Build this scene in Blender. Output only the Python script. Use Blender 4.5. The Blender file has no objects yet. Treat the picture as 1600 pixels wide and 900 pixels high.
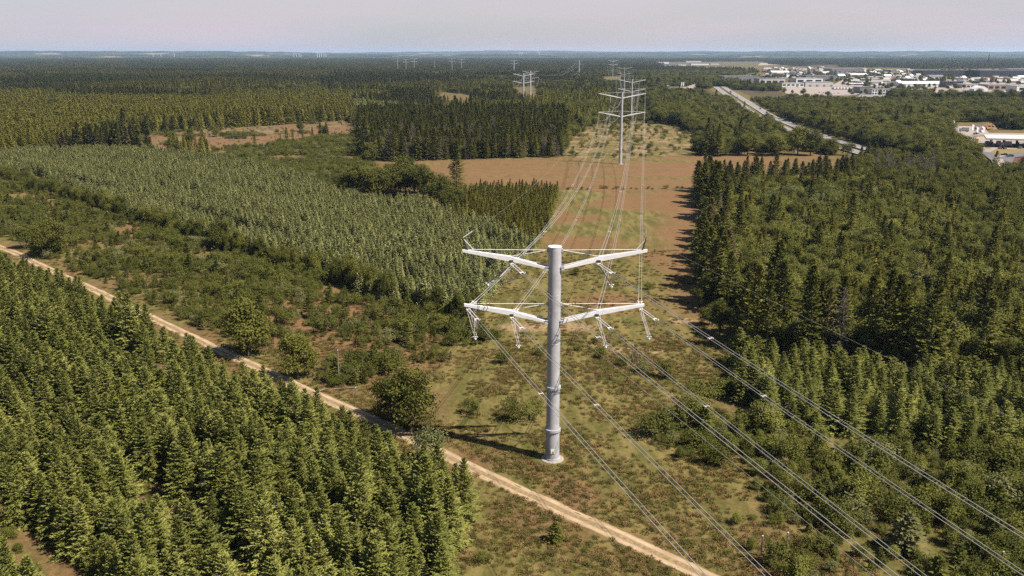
import bpy, math, random
import numpy as np

# ------------------------------------------------------------------ camera, sky, sun, exposure
sc = bpy.context.scene
HCAM = 65.0                      # drone height in metres
FPX = 1400.0                     # focal length for a 1600 pixel wide frame
PITCH = math.atan(367.0 / FPX)
cam_data = bpy.data.cameras.new('camera')
cam = bpy.data.objects.new('camera', cam_data)
sc.collection.objects.link(cam)
cam.location = (0, 0, HCAM)
cam.rotation_euler = (math.pi / 2 - PITCH, 0, 0)
cam_data.sensor_width = 36.0
cam_data.lens = 36.0 * FPX / 1600.0
cam_data.clip_start = 0.5
cam_data.clip_end = 80000.0
sc.camera = cam

SUN_EL = math.radians(52)
SUN_DIR = np.array([0.87, -0.49])            # horizontal direction towards the sun
SUN_DIR = SUN_DIR / np.linalg.norm(SUN_DIR)
SUN_AZ = math.atan2(SUN_DIR[0], SUN_DIR[1])  # clockwise from +Y
world = bpy.data.worlds.new('World')
sc.world = world
world.use_nodes = True
wn, wl = world.node_tree.nodes, world.node_tree.links
bg = wn['Background']
sky = wn.new('ShaderNodeTexSky')
sky.sky_type = 'NISHITA'
sky.sun_disc = False
sky.sun_elevation = SUN_EL
sky.sun_rotation = SUN_AZ
sky.altitude = 60
sky.air_density = 1.0
sky.dust_density = 1.0
sky.ozone_density = 2.0
tc = wn.new('ShaderNodeTexCoord')
mp = wn.new('ShaderNodeMapping')
mp.inputs['Scale'].default_value = (1.3, 1.3, 11.0)
nz = wn.new('ShaderNodeTexNoise')
nz.inputs['Scale'].default_value = 2.2
nz.inputs['Detail'].default_value = 7
nz.inputs['Roughness'].default_value = 0.55
nz.inputs['Distortion'].default_value = 0.3
wl.new(tc.outputs['Generated'], mp.inputs['Vector'])
wl.new(mp.outputs['Vector'], nz.inputs['Vector'])
mr = wn.new('ShaderNodeMapRange')
mr.inputs['From Min'].default_value = 0.36
mr.inputs['From Max'].default_value = 0.66
mr.inputs['To Min'].default_value = 0.60
mr.inputs['To Max'].default_value = 0.95
wl.new(nz.outputs['Fac'], mr.inputs['Value'])
sxyz = wn.new('ShaderNodeSeparateXYZ')
wl.new(tc.outputs['Generated'], sxyz.inputs[0])
air = wn.new('ShaderNodeMapRange')                 # the veil thins out towards the zenith
air.interpolation_type = 'SMOOTHSTEP'
for k_, v_ in (('From Min', 0.0), ('From Max', 0.30), ('To Min', 1.0), ('To Max', 0.03)):
    air.inputs[k_].default_value = v_
wl.new(sxyz.outputs['Z'], air.inputs['Value'])
veil = wn.new('ShaderNodeMath')
veil.operation = 'MULTIPLY'
wl.new(mr.outputs['Result'], veil.inputs[0])
wl.new(air.outputs['Result'], veil.inputs[1])
skm = wn.new('ShaderNodeMix')
skm.data_type = 'RGBA'
wl.new(veil.outputs[0], skm.inputs['Factor'])
wl.new(sky.outputs['Color'], skm.inputs['A'])
nz2 = wn.new('ShaderNodeTexNoise')                 # veil of thin cloud, bluish to pinkish
nz2.inputs['Scale'].default_value = 1.1
nz2.inputs['Detail'].default_value = 3
wl.new(mp.outputs['Vector'], nz2.inputs['Vector'])
mr2 = wn.new('ShaderNodeMapRange')
mr2.inputs['From Min'].default_value = 0.40
mr2.inputs['From Max'].default_value = 0.62
wl.new(nz2.outputs['Fac'], mr2.inputs['Value'])
vc = wn.new('ShaderNodeMix')
vc.data_type = 'RGBA'
wl.new(mr2.outputs['Result'], vc.inputs['Factor'])
vc.inputs['A'].default_value = (4.55, 4.65, 5.6, 1)
vc.inputs['B'].default_value = (5.6, 4.95, 5.45, 1)
wl.new(vc.outputs['Result'], skm.inputs['B'])
wl.new(skm.outputs['Result'], bg.inputs['Color'])
bg.inputs['Strength'].default_value = 0.05

sun_data = bpy.data.lights.new('sun', 'SUN')
sun_data.energy = 5.0
sun_data.angle = math.radians(0.5)
sun_data.color = (1.0, 0.93, 0.82)
sun = bpy.data.objects.new('sun', sun_data)
sc.collection.objects.link(sun)
sun.location = (300, -200, 400)
# a sun lamp shines along its local -Z: tilt so that +Z points at the sun
sun.rotation_euler = (math.pi / 2 - SUN_EL, 0, math.atan2(SUN_DIR[1], SUN_DIR[0]) + math.pi / 2)

sc.view_settings.view_transform = 'Standard'
sc.view_settings.look = 'None'
sc.view_settings.exposure = 1.25
sc.view_settings.gamma = 1.0
sc.view_settings.use_curve_mapping = False
sc.render.engine = 'CYCLES'
cy = sc.cycles
cy.max_bounces = 5
cy.diffuse_bounces = 1
cy.glossy_bounces = 2
cy.transmission_bounces = 3
cy.transparent_max_bounces = 4
cy.volume_bounces = 0
cy.sample_clamp_indirect = 4.0
cy.use_denoising = False
cy.use_adaptive_sampling = False
cy.caustics_reflective = False
cy.caustics_refractive = False

# ------------------------------------------------------------------ helpers
C = sc.collection
rng = np.random.default_rng(7)
random.seed(7)
CT, ST = math.cos(PITCH), math.sin(PITCH)


def G(px, py, h=0.0):
    """ground (or height h) point that the 1600x900 photograph shows at px, py"""
    v = (450.0 - py) / FPX
    dx, dy, dz = (px - 800.0) / FPX, CT + v * ST, -ST + v * CT
    t = (h - HCAM) / dz
    return (dx * t, dy * t, h)


def at(px, py, Y):
    v = (450.0 - py) / FPX
    dx, dy, dz = (px - 800.0) / FPX, CT + v * ST, -ST + v * CT
    t = Y / dy
    return (dx * t, Y, HCAM + dz * t)


def proj(P):
    x, y, z = P[:, 0], P[:, 1], P[:, 2] - HCAM
    d = y * CT - z * ST
    u = y * ST + z * CT
    d = np.where(d < 1, 1, d)
    return 800 + FPX * x / d, 450 - FPX * u / d, d


def hash2(ix, iy, seed):
    n = (ix.astype(np.int64) * 374761393 + iy.astype(np.int64) * 668265263 + seed * 982451653) & 0x7fffffff
    n = ((n ^ (n >> 13)) * 1274126177) & 0x7fffffff
    n = (n ^ (n >> 16)) & 0xffff
    return n / 65535.0


def vnoise(x, y, seed=0):
    ix, iy = np.floor(x), np.floor(y)
    fx, fy = x - ix, y - iy
    fx, fy = fx * fx * (3 - 2 * fx), fy * fy * (3 - 2 * fy)
    a, b = hash2(ix, iy, seed), hash2(ix + 1, iy, seed)
    c, d = hash2(ix, iy + 1, seed), hash2(ix + 1, iy + 1, seed)
    return (a * (1 - fx) + b * fx) * (1 - fy) + (c * (1 - fx) + d * fx) * fy


def fbm(x, y, scale, seed=0, octs=4):
    r, a, tot = 0, 1.0, 0
    for o in range(octs):
        r = r + a * vnoise(x / scale + 17.3 * o, y / scale - 9.1 * o, seed + o)
        tot += a
        a *= 0.5
        scale *= 0.5
    return r / tot


def inpoly(x, y, poly):
    inside = np.zeros(x.shape, bool)
    n = len(poly)
    j = n - 1
    for i in range(n):
        xi, yi, xj, yj = poly[i][0], poly[i][1], poly[j][0], poly[j][1]
        if yi != yj:
            cond = ((yi > y) != (yj > y)) & (x < (xj - xi) * (y - yi) / (yj - yi) + xi)
            inside ^= cond
        j = i
    return inside


def land(*px):
    return [G(a, b)[:2] for a, b in px]


def polydist(x, y, pts):
    """distance to a polyline"""
    best = np.full(x.shape, 1e9)
    for (ax, ay), (bx, by) in zip(pts[:-1], pts[1:]):
        dx, dy = bx - ax, by - ay
        t = np.clip(((x - ax) * dx + (y - ay) * dy) / (dx * dx + dy * dy), 0, 1)
        best = np.minimum(best, np.hypot(x - ax - t * dx, y - ay - t * dy))
    return best


def hgt(x, y):
    x, y = np.asarray(x, float), np.asarray(y, float)
    k = np.clip((1500 - y) / 500, 0, 1)
    return k * (1.0 * (fbm(x, y, 60, 5, 3) - 0.5) + 0.35 * (fbm(x, y, 7, 9, 3) - 0.5))


def h1(x, y):
    return float(hgt(np.array([x]), np.array([y]))[0])


def mesh_np(name, V, F, mats=(), midx=None, smooth=False):
    """V (n,3); F list of faces or (m,k) array"""
    me = bpy.data.meshes.new(name)
    if isinstance(F, np.ndarray):
        n, k = F.shape
        me.vertices.add(len(V))
        me.vertices.foreach_set('co', np.asarray(V, np.float32).ravel())
        me.loops.add(n * k)
        me.loops.foreach_set('vertex_index', F.astype(np.int32).ravel())
        me.polygons.add(n)
        me.polygons.foreach_set('loop_start', np.arange(0, n * k, k, dtype=np.int32))
        me.polygons.foreach_set('loop_total', np.full(n, k, np.int32))
        me.update(calc_edges=True)
    else:
        me.from_pydata([tuple(map(float, v)) for v in V], [], F)
        me.update()
    for m in mats:
        me.materials.append(m)
    if midx is not None:
        me.polygons.foreach_set('material_index', np.asarray(midx, np.int32))
    if smooth:
        me.polygons.foreach_set('use_smooth', np.ones(len(me.polygons), bool))
    return me


def tag(o, label=None, cat=None, group=None, kind=None):
    if label:
        o['label'] = label
    if cat:
        o['category'] = cat
    if group:
        o['group'] = group
    if kind:
        o['kind'] = kind
    return o


def link(name, me, parent=None, loc=None, rz=0.0):
    o = bpy.data.objects.new(name, me)
    C.objects.link(o)
    if parent is not None:
        o.parent = parent
    if loc is not None:
        o.location = loc
    if rz:
        o.rotation_euler = (0, 0, rz)
    return o


def empty(name, loc, rz=0.0):
    o = bpy.data.objects.new(name, None)
    o.empty_display_size = 0.5
    C.objects.link(o)
    o.location = loc
    o.rotation_euler = (0, 0, rz)
    return o


class MB:
    """collects shapes; build() links them as one mesh object"""

    def __init__(self):
        self.v, self.f = [], []

    def add(self, vs, fs):
        b = len(self.v)
        self.v += [tuple(map(float, p)) for p in vs]
        self.f += [tuple(b + i for i in q) for q in fs]
        return self

    def box(self, x0, x1, y0, y1, z0, z1):
        vs = [(x, y, z) for z in (z0, z1) for x, y in ((x0, y0), (x1, y0), (x1, y1), (x0, y1))]
        return self.add(vs, [(3, 2, 1, 0), (4, 5, 6, 7), (0, 1, 5, 4), (1, 2, 6, 5), (2, 3, 7, 6), (3, 0, 4, 7)])

    def hexa(self, a, b):
        """solid between two quads a and b (4 points each)"""
        return self.add(list(a) + list(b), [(3, 2, 1, 0), (4, 5, 6, 7), (0, 1, 5, 4), (1, 2, 6, 5), (2, 3, 7, 6), (3, 0, 4, 7)])

    def prism(self, poly, z0, z1):
        n = len(poly)
        vs = [(x, y, z0) for x, y in poly] + [(x, y, z1) for x, y in poly]
        fs = [tuple(reversed(range(n))), tuple(range(n, 2 * n))]
        fs += [(i, (i + 1) % n, n + (i + 1) % n, n + i) for i in range(n)]
        return self.add(vs, fs)

    def lathe(self, prof, n=24, cx=0, cy=0, cap=True):
        vs, fs = [], []
        for r, z in prof:
            for i in range(n):
                a = 2 * math.pi * i / n
                vs.append((cx + r * math.cos(a), cy + r * math.sin(a), z))
        for k in range(len(prof) - 1):
            for i in range(n):
                j = (i + 1) % n
                fs.append((k * n + i, k * n + j, (k + 1) * n + j, (k + 1) * n + i))
        if cap:
            fs.append(tuple(reversed(range(n))))
            fs.append(tuple((len(prof) - 1) * n + i for i in range(n)))
        return self.add(vs, fs)

    def tube(self, pts, r, n=6, r1=None):
        pts = [np.array(p, float) for p in pts]
        m = len(pts)
        vs, fs = [], []
        for k, p in enumerate(pts):
            d = pts[min(k + 1, m - 1)] - pts[max(k - 1, 0)]
            d /= max(np.linalg.norm(d), 1e-9)
            up = np.array([0, 0, 1.0]) if abs(d[2]) < 0.9 else np.array([1.0, 0, 0])
            a = np.cross(d, up)
            a /= np.linalg.norm(a)
            b = np.cross(a, d)
            rr = r if r1 is None else r + (r1 - r) * k / (m - 1)
            for i in range(n):
                t = 2 * math.pi * i / n
                vs.append(p + rr * (a * math.cos(t) + b * math.sin(t)))
        for k in range(m - 1):
            for i in range(n):
                j = (i + 1) % n
                fs.append((k * n + i, k * n + j, (k + 1) * n + j, (k + 1) * n + i))
        fs.append(tuple(reversed(range(n))))
        fs.append(tuple((m - 1) * n + i for i in range(n)))
        return self.add(vs, fs)

    def build(self, name, mat, parent=None, smooth=False):
        me = mesh_np(name, self.v, self.f, [mat], smooth=smooth)
        return link(name, me, parent)


# ------------------------------------------------------------------ materials
def new_mat(name):
    m = bpy.data.materials.new(name)
    m.use_nodes = True
    return m, m.node_tree.nodes, m.node_tree.links, m.node_tree.nodes['Principled BSDF']


def mixc(n, l, fac, a, b, mode='MIX'):
    x = n.new('ShaderNodeMix')
    x.data_type = 'RGBA'
    x.blend_type = mode
    for sock, val in (('Factor', fac), ('A', a), ('B', b)):
        if isinstance(val, (int, float)):
            x.inputs[sock].default_value = val
        elif isinstance(val, tuple):
            x.inputs[sock].default_value = (*val[:3], 1)
        else:
            l.new(val, x.inputs[sock])
    return x.outputs['Result']


def noise(n, l, vec, scale, detail=4, rough=0.55, dist=0.0):
    t = n.new('ShaderNodeTexNoise')
    t.inputs['Scale'].default_value = scale
    t.inputs['Detail'].default_value = detail
    t.inputs['Roughness'].default_value = rough
    t.inputs['Distortion'].default_value = dist
    if vec is not None:
        l.new(vec, t.inputs['Vector'])
    return t.outputs['Fac']


def rangen(n, l, val, a, b, c=0.0, d=1.0):
    t = n.new('ShaderNodeMapRange')
    t.inputs['From Min'].default_value = a
    t.inputs['From Max'].default_value = b
    t.inputs['To Min'].default_value = c
    t.inputs['To Max'].default_value = d
    l.new(val, t.inputs['Value'])
    return t.outputs['Result']


def position(n):
    return n.new('ShaderNodeNewGeometry').outputs['Position']


def plain(name, col, rough=0.6, metal=0.0, var=0.12, scale=1.5, spec=0.4, bump=0.0):
    col = tuple(q * 0.46 for q in col)
    m, n, l, b = new_mat(name)
    p = position(n)
    f = noise(n, l, p, scale, 5)
    c = mixc(n, l, rangen(n, l, f, 0.3, 0.7), tuple(x * (1 - var) for x in col), tuple(min(1, x * (1 + var)) for x in col))
    f2 = noise(n, l, p, scale * 9, 3)
    c = mixc(n, l, rangen(n, l, f2, 0.35, 0.7, 0, var * 1.5), c, tuple(x * 0.6 for x in col))
    l.new(c, b.inputs['Base Color'])
    b.inputs['Roughness'].default_value = rough
    b.inputs['Metallic'].default_value = metal
    b.inputs['Specular IOR Level'].default_value = spec
    if bump:
        bp = n.new('ShaderNodeBump')
        bp.inputs['Strength'].default_value = bump
        l.new(f2, bp.inputs['Height'])
        l.new(bp.outputs['Normal'], b.inputs['Normal'])
    return m


def leaf(name, dark, mid, light, trans=0.25, patch=60.0, odd=None, oddp=0.9, stand=1.0):
    """foliage: colour varies from plant to plant, over stands, and from leaf to leaf"""
    dark, mid, light = [(c_[0] * 0.80, c_[1] * 0.80, c_[2] * 0.68) for c_ in (dark, mid, light)]
    m, n, l, b = new_mat(name)
    oi = n.new('ShaderNodeObjectInfo')
    p = position(n)
    c = mixc(n, l, rangen(n, l, oi.outputs['Random'], 0.0, 0.6), dark, mid)
    c = mixc(n, l, rangen(n, l, oi.outputs['Random'], 0.55, 1.0), c, light)
    f = noise(n, l, p, 1.0 / patch, 3)
    c = mixc(n, l, rangen(n, l, f, 0.36, 0.66, 0.0, 0.55 * stand), c, tuple(0.5 * (x + y) for x, y in zip(light, mid)))
    if odd:
        c = mixc(n, l, rangen(n, l, oi.outputs['Random'], oddp, oddp + 0.01, 0, 0.8), c, odd)
    g = noise(n, l, p, 1.3, 3)
    c = mixc(n, l, rangen(n, l, g, 0.3, 0.72, 0.0, 0.6), c, light)
    c = mixc(n, l, rangen(n, l, noise(n, l, p, 3.1, 2), 0.45, 0.75, 0.0, 0.55), c, dark)
    l.new(c, b.inputs['Base Color'])
    b.inputs['Roughness'].default_value = 0.7
    b.inputs['Specular IOR Level'].default_value = 0.08
    out = n['Material Output']
    tr = n.new('ShaderNodeBsdfTranslucent')
    l.new(mixc(n, l, 0.5, c, (0.12, 0.13, 0.02)), tr.inputs['Color'])
    ms = n.new('ShaderNodeMixShader')
    ms.inputs[0].default_value = trans * 0.5
    l.new(b.outputs['BSDF'], ms.inputs[1])
    l.new(tr.outputs['BSDF'], ms.inputs[2])
    l.new(ms.outputs['Shader'], out.inputs['Surface'])
    return m


M = {}
M['bark'] = plain('bark', (0.12, 0.085, 0.06), 0.9, scale=4, var=0.3)
M['bark_pale'] = plain('bark_pale', (0.34, 0.27, 0.2), 0.9, scale=4, var=0.3)
M['deadwood'] = plain('deadwood', (0.20, 0.155, 0.12), 0.9, scale=2, var=0.35)
M['spruce'] = leaf('spruce', (0.066, 0.078, 0.018), (0.145, 0.155, 0.036), (0.275, 0.272, 0.082), 0.2, 25, stand=0.6)
M['pale_spruce'] = leaf('pale_spruce', (0.13, 0.137, 0.056), (0.25, 0.255, 0.102), (0.39, 0.39, 0.185), 0.25, 60, stand=0.7)
M['tall_spruce'] = leaf('tall_spruce', (0.038, 0.045, 0.01), (0.074, 0.079, 0.017), (0.16, 0.15, 0.034), 0.15, 90, odd=(0.105, 0.070, 0.042), oddp=0.93)
M['larch'] = leaf('larch', (0.07, 0.073, 0.014), (0.138, 0.132, 0.025), (0.24, 0.212, 0.048), 0.2, 80)
M['forest_green'] = leaf('forest_green', (0.034, 0.04, 0.013), (0.06, 0.066, 0.019), (0.125, 0.122, 0.035), 0.15, 160, odd=(0.10, 0.075, 0.05), oddp=0.965)
M['broadleaf'] = leaf('broadleaf', (0.024, 0.031, 0.007), (0.056, 0.063, 0.012), (0.145, 0.138, 0.029), 0.28, 70)
M['shrub'] = leaf('shrub', (0.026, 0.034, 0.007), (0.058, 0.066, 0.012), (0.145, 0.14, 0.032), 0.28, 20, odd=(0.12, 0.118, 0.06), oddp=0.86)
M['olive'] = leaf('olive', (0.046, 0.055, 0.012), (0.095, 0.102, 0.021), (0.19, 0.183, 0.044), 0.28, 30, odd=(0.12, 0.115, 0.05), oddp=0.9)
M['yellow_conifer'] = leaf('yellow_conifer', (0.095, 0.098, 0.020), (0.19, 0.18, 0.038), (0.32, 0.285, 0.072), 0.2, 80)
M['grey_bush'] = leaf('grey_bush', (0.06, 0.068, 0.03), (0.1, 0.11, 0.048), (0.17, 0.172, 0.08), 0.25, 20)
M['tuft'] = leaf('tuft', (0.06, 0.052, 0.015), (0.105, 0.086, 0.026), (0.18, 0.138, 0.05), 0.3, 12, odd=(0.20, 0.095, 0.045), oddp=0.75)
M['heather'] = leaf('heather', (0.055, 0.052, 0.016), (0.095, 0.083, 0.025), (0.15, 0.12, 0.042), 0.2, 10, odd=(0.22, 0.115, 0.06), oddp=0.7)
M['galv'] = plain('galvanised_steel', (0.62, 0.61, 0.635), 0.55, 0.1, 0.16, 0.55, 0.5)
M['white_steel'] = plain('white_steel', (1.25, 1.2, 1.2), 0.5, 0.0, 0.10, 1.5)
M['concrete'] = plain('concrete', (0.52, 0.45, 0.38), 0.9, 0, 0.15, 2.0, bump=0.3)
M['far_steel'] = plain('far_steel', (0.5, 0.5, 0.53), 0.6, 0, 0.1, 0.2)
M['wire'] = plain('aluminium_wire', (0.74, 0.69, 0.64), 0.42, 0.35, 0.05, 0.3)
M['insulator'] = plain('insulator_grey', (1.0, 0.9, 0.86), 0.4, 0.0, 0.1, 2)
M['dark_steel'] = plain('dark_steel', (0.10, 0.10, 0.12), 0.5, 0.5, 0.2, 2)
M['white_paint'] = plain('white_paint', (1.2, 1.17, 1.14), 0.5, 0, 0.06, 0.2)
M['offwhite'] = plain('offwhite_cladding', (0.82, 0.77, 0.74), 0.6, 0, 0.08, 0.1)
M['grey_wall'] = plain('grey_cladding', (0.30, 0.29, 0.31), 0.6, 0, 0.1, 0.1)
M['dark_wall'] = plain('dark_cladding', (0.045, 0.05, 0.065), 0.5, 0, 0.2, 0.1)
M['brick_wall'] = plain('brick_wall', (0.34, 0.20, 0.15), 0.8, 0, 0.2, 0.3)
M['roof_grey'] = plain('roof_grey', (0.27, 0.25, 0.27), 0.7, 0, 0.15, 0.1)
M['roof_pale'] = plain('roof_pale', (0.56, 0.52, 0.50), 0.7, 0, 0.1, 0.1)
M['roof_red'] = plain('roof_red', (0.30, 0.14, 0.10), 0.8, 0, 0.2, 0.3)
M['roof_dark'] = plain('roof_dark', (0.07, 0.07, 0.08), 0.7, 0, 0.2, 0.2)
M['tan'] = plain('tan_cladding', (0.50, 0.40, 0.32), 0.7, 0, 0.1, 0.1)
M['glass'] = plain('window_glass', (0.03, 0.035, 0.045), 0.12, 0, 0.2, 0.5, 0.6)
M['asphalt'] = plain('pale_asphalt', (0.36, 0.32, 0.31), 0.85, 0, 0.12, 0.05)
M['asphalt_dark'] = plain('asphalt', (0.20, 0.18, 0.185), 0.85, 0, 0.15, 0.08)
M['lot'] = plain('gravel_lot', (0.47, 0.38, 0.33), 0.9, 0, 0.12, 0.03)
M['line_paint'] = plain('road_paint', (0.75, 0.73, 0.70), 0.6, 0, 0.1, 0.5)
M['red'] = plain('red_paint', (0.50, 0.06, 0.04), 0.4, 0, 0.08, 1)
M['blue'] = plain('blue_paint', (0.06, 0.13, 0.32), 0.4, 0, 0.08, 1)
M['black'] = plain('black_paint', (0.02, 0.02, 0.025), 0.35, 0, 0.1, 1)
M['silver'] = plain('silver_paint', (0.42, 0.42, 0.44), 0.3, 0.4, 0.06, 1)
M['yellow'] = plain('yellow_paint', (0.75, 0.42, 0.04), 0.5, 0, 0.08, 1)
M['rubber'] = plain('rubber', (0.02, 0.02, 0.02), 0.8, 0, 0.1, 1)
M['soil'] = plain('bare_soil', (0.33, 0.19, 0.11), 0.95, 0, 0.2, 0.3)
M['wood'] = plain('weathered_wood', (0.27, 0.21, 0.16), 0.85, 0, 0.25, 3)
M['pink'] = leaf('pink_blossom', (0.35, 0.07, 0.20), (0.42, 0.09, 0.25), (0.5, 0.16, 0.32), 0.2, 10)

# ------------------------------------------------------------------ the lie of the land (plan outlines on the ground)
S2 = math.sqrt(0.5)
P1 = G(863, 718)[:2]
P2 = G(969, 256)[:2]
P3 = at(988, 124, 930)[:2]
P4 = at(976, 104, 1500)[:2]
P5 = at(958, 93, 2200)[:2]
P0 = (90.8, -134.9)
LINE = [P0, P1, P2, P3, P4, P5]
TRACK_T = 89.8                        # the track is the straight line (x + y) / sqrt 2 = 89.8
FIELD = land((585, 253), (720, 251), (890, 246), (970, 249), (1080, 245), (1285, 238), (1275, 249), (1180, 262), (1095, 284), (1072, 294), (1072, 300), (870, 297), (760, 287), (600, 272))
CORR = land((872, 296), (1072, 296), (1085, 340), (1082, 400), (1098, 470), (1150, 545), (1135, 600), (1090, 640), (1030, 655), (1015, 700), (1090, 735), (1130, 800), (1200, 905), (1360, 1010), (640, 1010), (715, 890), (700, 760), (690, 700), (735, 590), (745, 500), (775, 462), (838, 388), (866, 340))
MEADOW = land((880, 246), (892, 215), (930, 197), (1000, 191), (1062, 196), (1090, 215), (1085, 241), (975, 248))
CLEAR = land((185, 238), (200, 214), (337, 201), (542, 188), (566, 205), (480, 218), (400, 229), (330, 238))
REGEN = land((330, 238), (420, 227), (562, 208), (580, 250), (590, 275), (560, 318), (480, 288), (400, 264), (300, 250))
PALE = land((-170, 262), (60, 280), (170, 332), (330, 395), (480, 438), (600, 474), (722, 503), (742, 488), (770, 460), (800, 425), (836, 394), (790, 374), (735, 354), (695, 338), (650, 322), (560, 322), (480, 290), (400, 266), (300, 252), (200, 243), (60, 240), (-170, 246))
PINES = land((838, 388), (862, 345), (872, 304), (820, 300), (740, 302), (700, 318), (702, 338), (735, 352), (790, 372))
TALLBLOCK = land((562, 253), (640, 251), (880, 246), (888, 215), (880, 185), (700, 178), (560, 195))
YELLOW = land((-250, 252), (-250, 172), (540, 164), (560, 188), (330, 201), (203, 213), (130, 238), (0, 247))
RWOOD = land((1098, 482), (1086, 400), (1102, 345), (1086, 300), (1130, 288), (1300, 288), (1345, 258), (1480, 264), (1535, 284), (1800, 300), (1900, 640), (1420, 585), (1290, 568), (1170, 535))
RYOUNG = land((1135, 566), (1300, 572), (1640, 606), (1750, 640), (1750, 715), (1400, 697), (1220, 670), (1132, 612))
RSHRUB = land((1018, 700), (1032, 652), (1078, 642), (1150, 652), (1230, 677), (1400, 702), (1800, 716), (1900, 1000), (1360, 1000), (1205, 905), (1135, 800), (1092, 730))
GAS = land((1480, 216), (1488, 193), (1552, 190), (1562, 203), (1760, 204), (1760, 262), (1600, 262), (1592, 278), (1545, 274), (1520, 246))
BROWN_OPEN = land((675, 165), (690, 143), (750, 150), (748, 168), (720, 172))
BROWN_OPEN2 = land((800, 166), (802, 137), (835, 134), (850, 160))
STRIP_OPEN = land((905, 121), (1000, 118), (1005, 126), (860, 128))
REST = land((1026, 143), (1040, 135), (1078, 134), (1088, 128), (1092, 140), (1070, 148))
LOT = land((1228, 146), (1226, 136), (1340, 136), (1345, 146), (1290, 152))
TOWN = land((1150, 137), (1165, 112), (1025, 109), (1020, 97), (1190, 96), (1230, 104), (1420, 106), (1440, 108), (1700, 106), (1760, 156), (1440, 154), (1350, 150), (1290, 153), (1224, 148), (1215, 139))
MOTOR = [G(*q)[:2] for q in ((1124, 136), (1144, 150), (1177, 172), (1195, 183), (1237, 201), (1285, 219), (1330, 232), (1400, 250), (1500, 275))]


def warp(x, y, amp=3.0, sc_=14.0, seed=40):
    return x + amp * 2 * (fbm(x, y, sc_, seed, 3) - 0.5), y + amp * 2 * (fbm(x, y, sc_, seed + 7, 3) - 0.5)


# ------------------------------------------------------------------ ground
def steps(segs, start):
    out = [start]
    for end, st in segs:
        while out[-1] < end:
            out.append(out[-1] + st)
    return np.array(out)


gy = steps([(70, 6), (330, 1.6), (700, 3.2), (1300, 9), (3000, 60), (8000, 400), (34000, 2000)], -700)
gxp = steps([(110, 1.7), (320, 3.4), (720, 9), (2000, 60), (8000, 400), (34000, 2000)], 0.0)
gx = np.concatenate([-gxp[:0:-1], gxp])
X, Y = np.meshgrid(gx, gy)
Z = hgt(X, Y)
nx, ny = len(gx), len(gy)
V = np.stack([X, Y, Z], -1).reshape(-1, 3)
I = np.arange(nx * ny).reshape(ny, nx)
F = np.stack([I[:-1, :-1], I[:-1, 1:], I[1:, 1:], I[1:, :-1]], -1).reshape(-1, 4)
x, y = V[:, 0], V[:, 1]
wx, wy = warp(x, y)
tt, ss = (wx + wy) * S2, (wx - wy) * S2
W = np.zeros((len(V), 4), np.float32)        # r heath, g green grass, b sand / bare, a spare
W[:, 0], W[:, 1] = 0.15, 0.22
W[y < 900, 0], W[y < 900, 1] = 0.6, 0.5
corr = inpoly(wx, wy, CORR)
n1, n2 = fbm(x, y, 26, 71, 4), fbm(x, y, 9, 75, 4)
near = np.clip((230 - y) / 90, 0, 1)
cg = np.clip((n1 - 0.44) * 3.0 + 0.68 + 0.25 * near + 0.3 * (n2 - 0.5), 0.05, 1)
# the strip along the right wood stays rusty, the middle of the corridor is yellow green
cxp = P1[0] + (P2[0] - P1[0]) * (y - P1[1]) / (P2[1] - P1[1])
east = np.clip((x - cxp - 14) / 14, 0, 1) * np.clip((y - 190) / 40, 0, 1)
cg = cg * (1 - 0.8 * east)
W[corr, 0] = 0.9
W[corr, 1] = cg[corr]
fld = inpoly(wx, wy, FIELD)
fs = fbm(x / 5, y, 9, 81, 3)
W[fld, 0] = 1.0
W[fld, 1] = np.clip((fs[fld] - 0.46) * 2.4 + 0.25 * (n2[fld] - 0.4), 0, 0.75)
mdw = inpoly(wx, wy, MEADOW)
W[mdw, 0], W[mdw, 1] = 0.55, np.clip(0.75 + (n1[mdw] - 0.5), 0.3, 1)
W[mdw, 2] = np.clip((n2[mdw] - 0.40) * 1.3 + 0.15, 0, 0.6)
wx2, wy2 = warp(x, y, 16.0, 40.0, 44)
clr = inpoly(wx2, wy2, CLEAR)
W[clr, 0], W[clr, 1] = 1.0, np.clip((n1[clr] - 0.48) * 3 + 0.1, 0, 0.7)
W[clr, 2] = np.clip((n1[clr] - 0.45) * 1.2, 0, 0.35)
scr = (tt > 92) & (tt < 147) & (ss < -130) & (ss > -800)
W[scr, 0] = 0.85
W[scr, 1] = np.clip((n1[scr] - 0.42) * 3 + 0.35, 0.0, 0.9)
verge = (np.abs((x + y) * S2 - TRACK_T) < 9 + 5 * (n1 - 0.5))
W[verge, 0] = 0.7
W[verge, 1] = np.clip(0.62 + (n2[verge] - 0.5) * 1.6, 0.1, 1)
rsh = inpoly(wx, wy, RSHRUB) | inpoly(wx, wy, RYOUNG)
W[rsh, 0], W[rsh, 1] = 0.7, np.clip((n1[rsh] - 0.4) * 3 + 0.45, 0, 1)
plt = (tt < 84) & (x < -8) & (y > 60)
W[plt, 0], W[plt, 1] = 0.6, np.clip((n2[plt] - 0.5) * 3, 0, 0.7)
for pl in (BROWN_OPEN, BROWN_OPEN2):
    q = inpoly(x, y, pl)
    W[q, 0], W[q, 1] = 0.5, 0.5
q = inpoly(x, y, STRIP_OPEN)
W[q, 0], W[q, 1], W[q, 2] = 0.6, 0.6, 0.2
q = polydist(x, y, MOTOR) < 24
W[q, 0], W[q, 1] = 0.5, 0.8
q = inpoly(x, y, GAS)
W[q, 0], W[q, 1], W[q, 2] = 0.5, 0.6, 0.2
q = inpoly(x, y, TOWN)
W[q, 0], W[q, 1], W[q, 2] = 0.3, 0.6, 0.14
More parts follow.
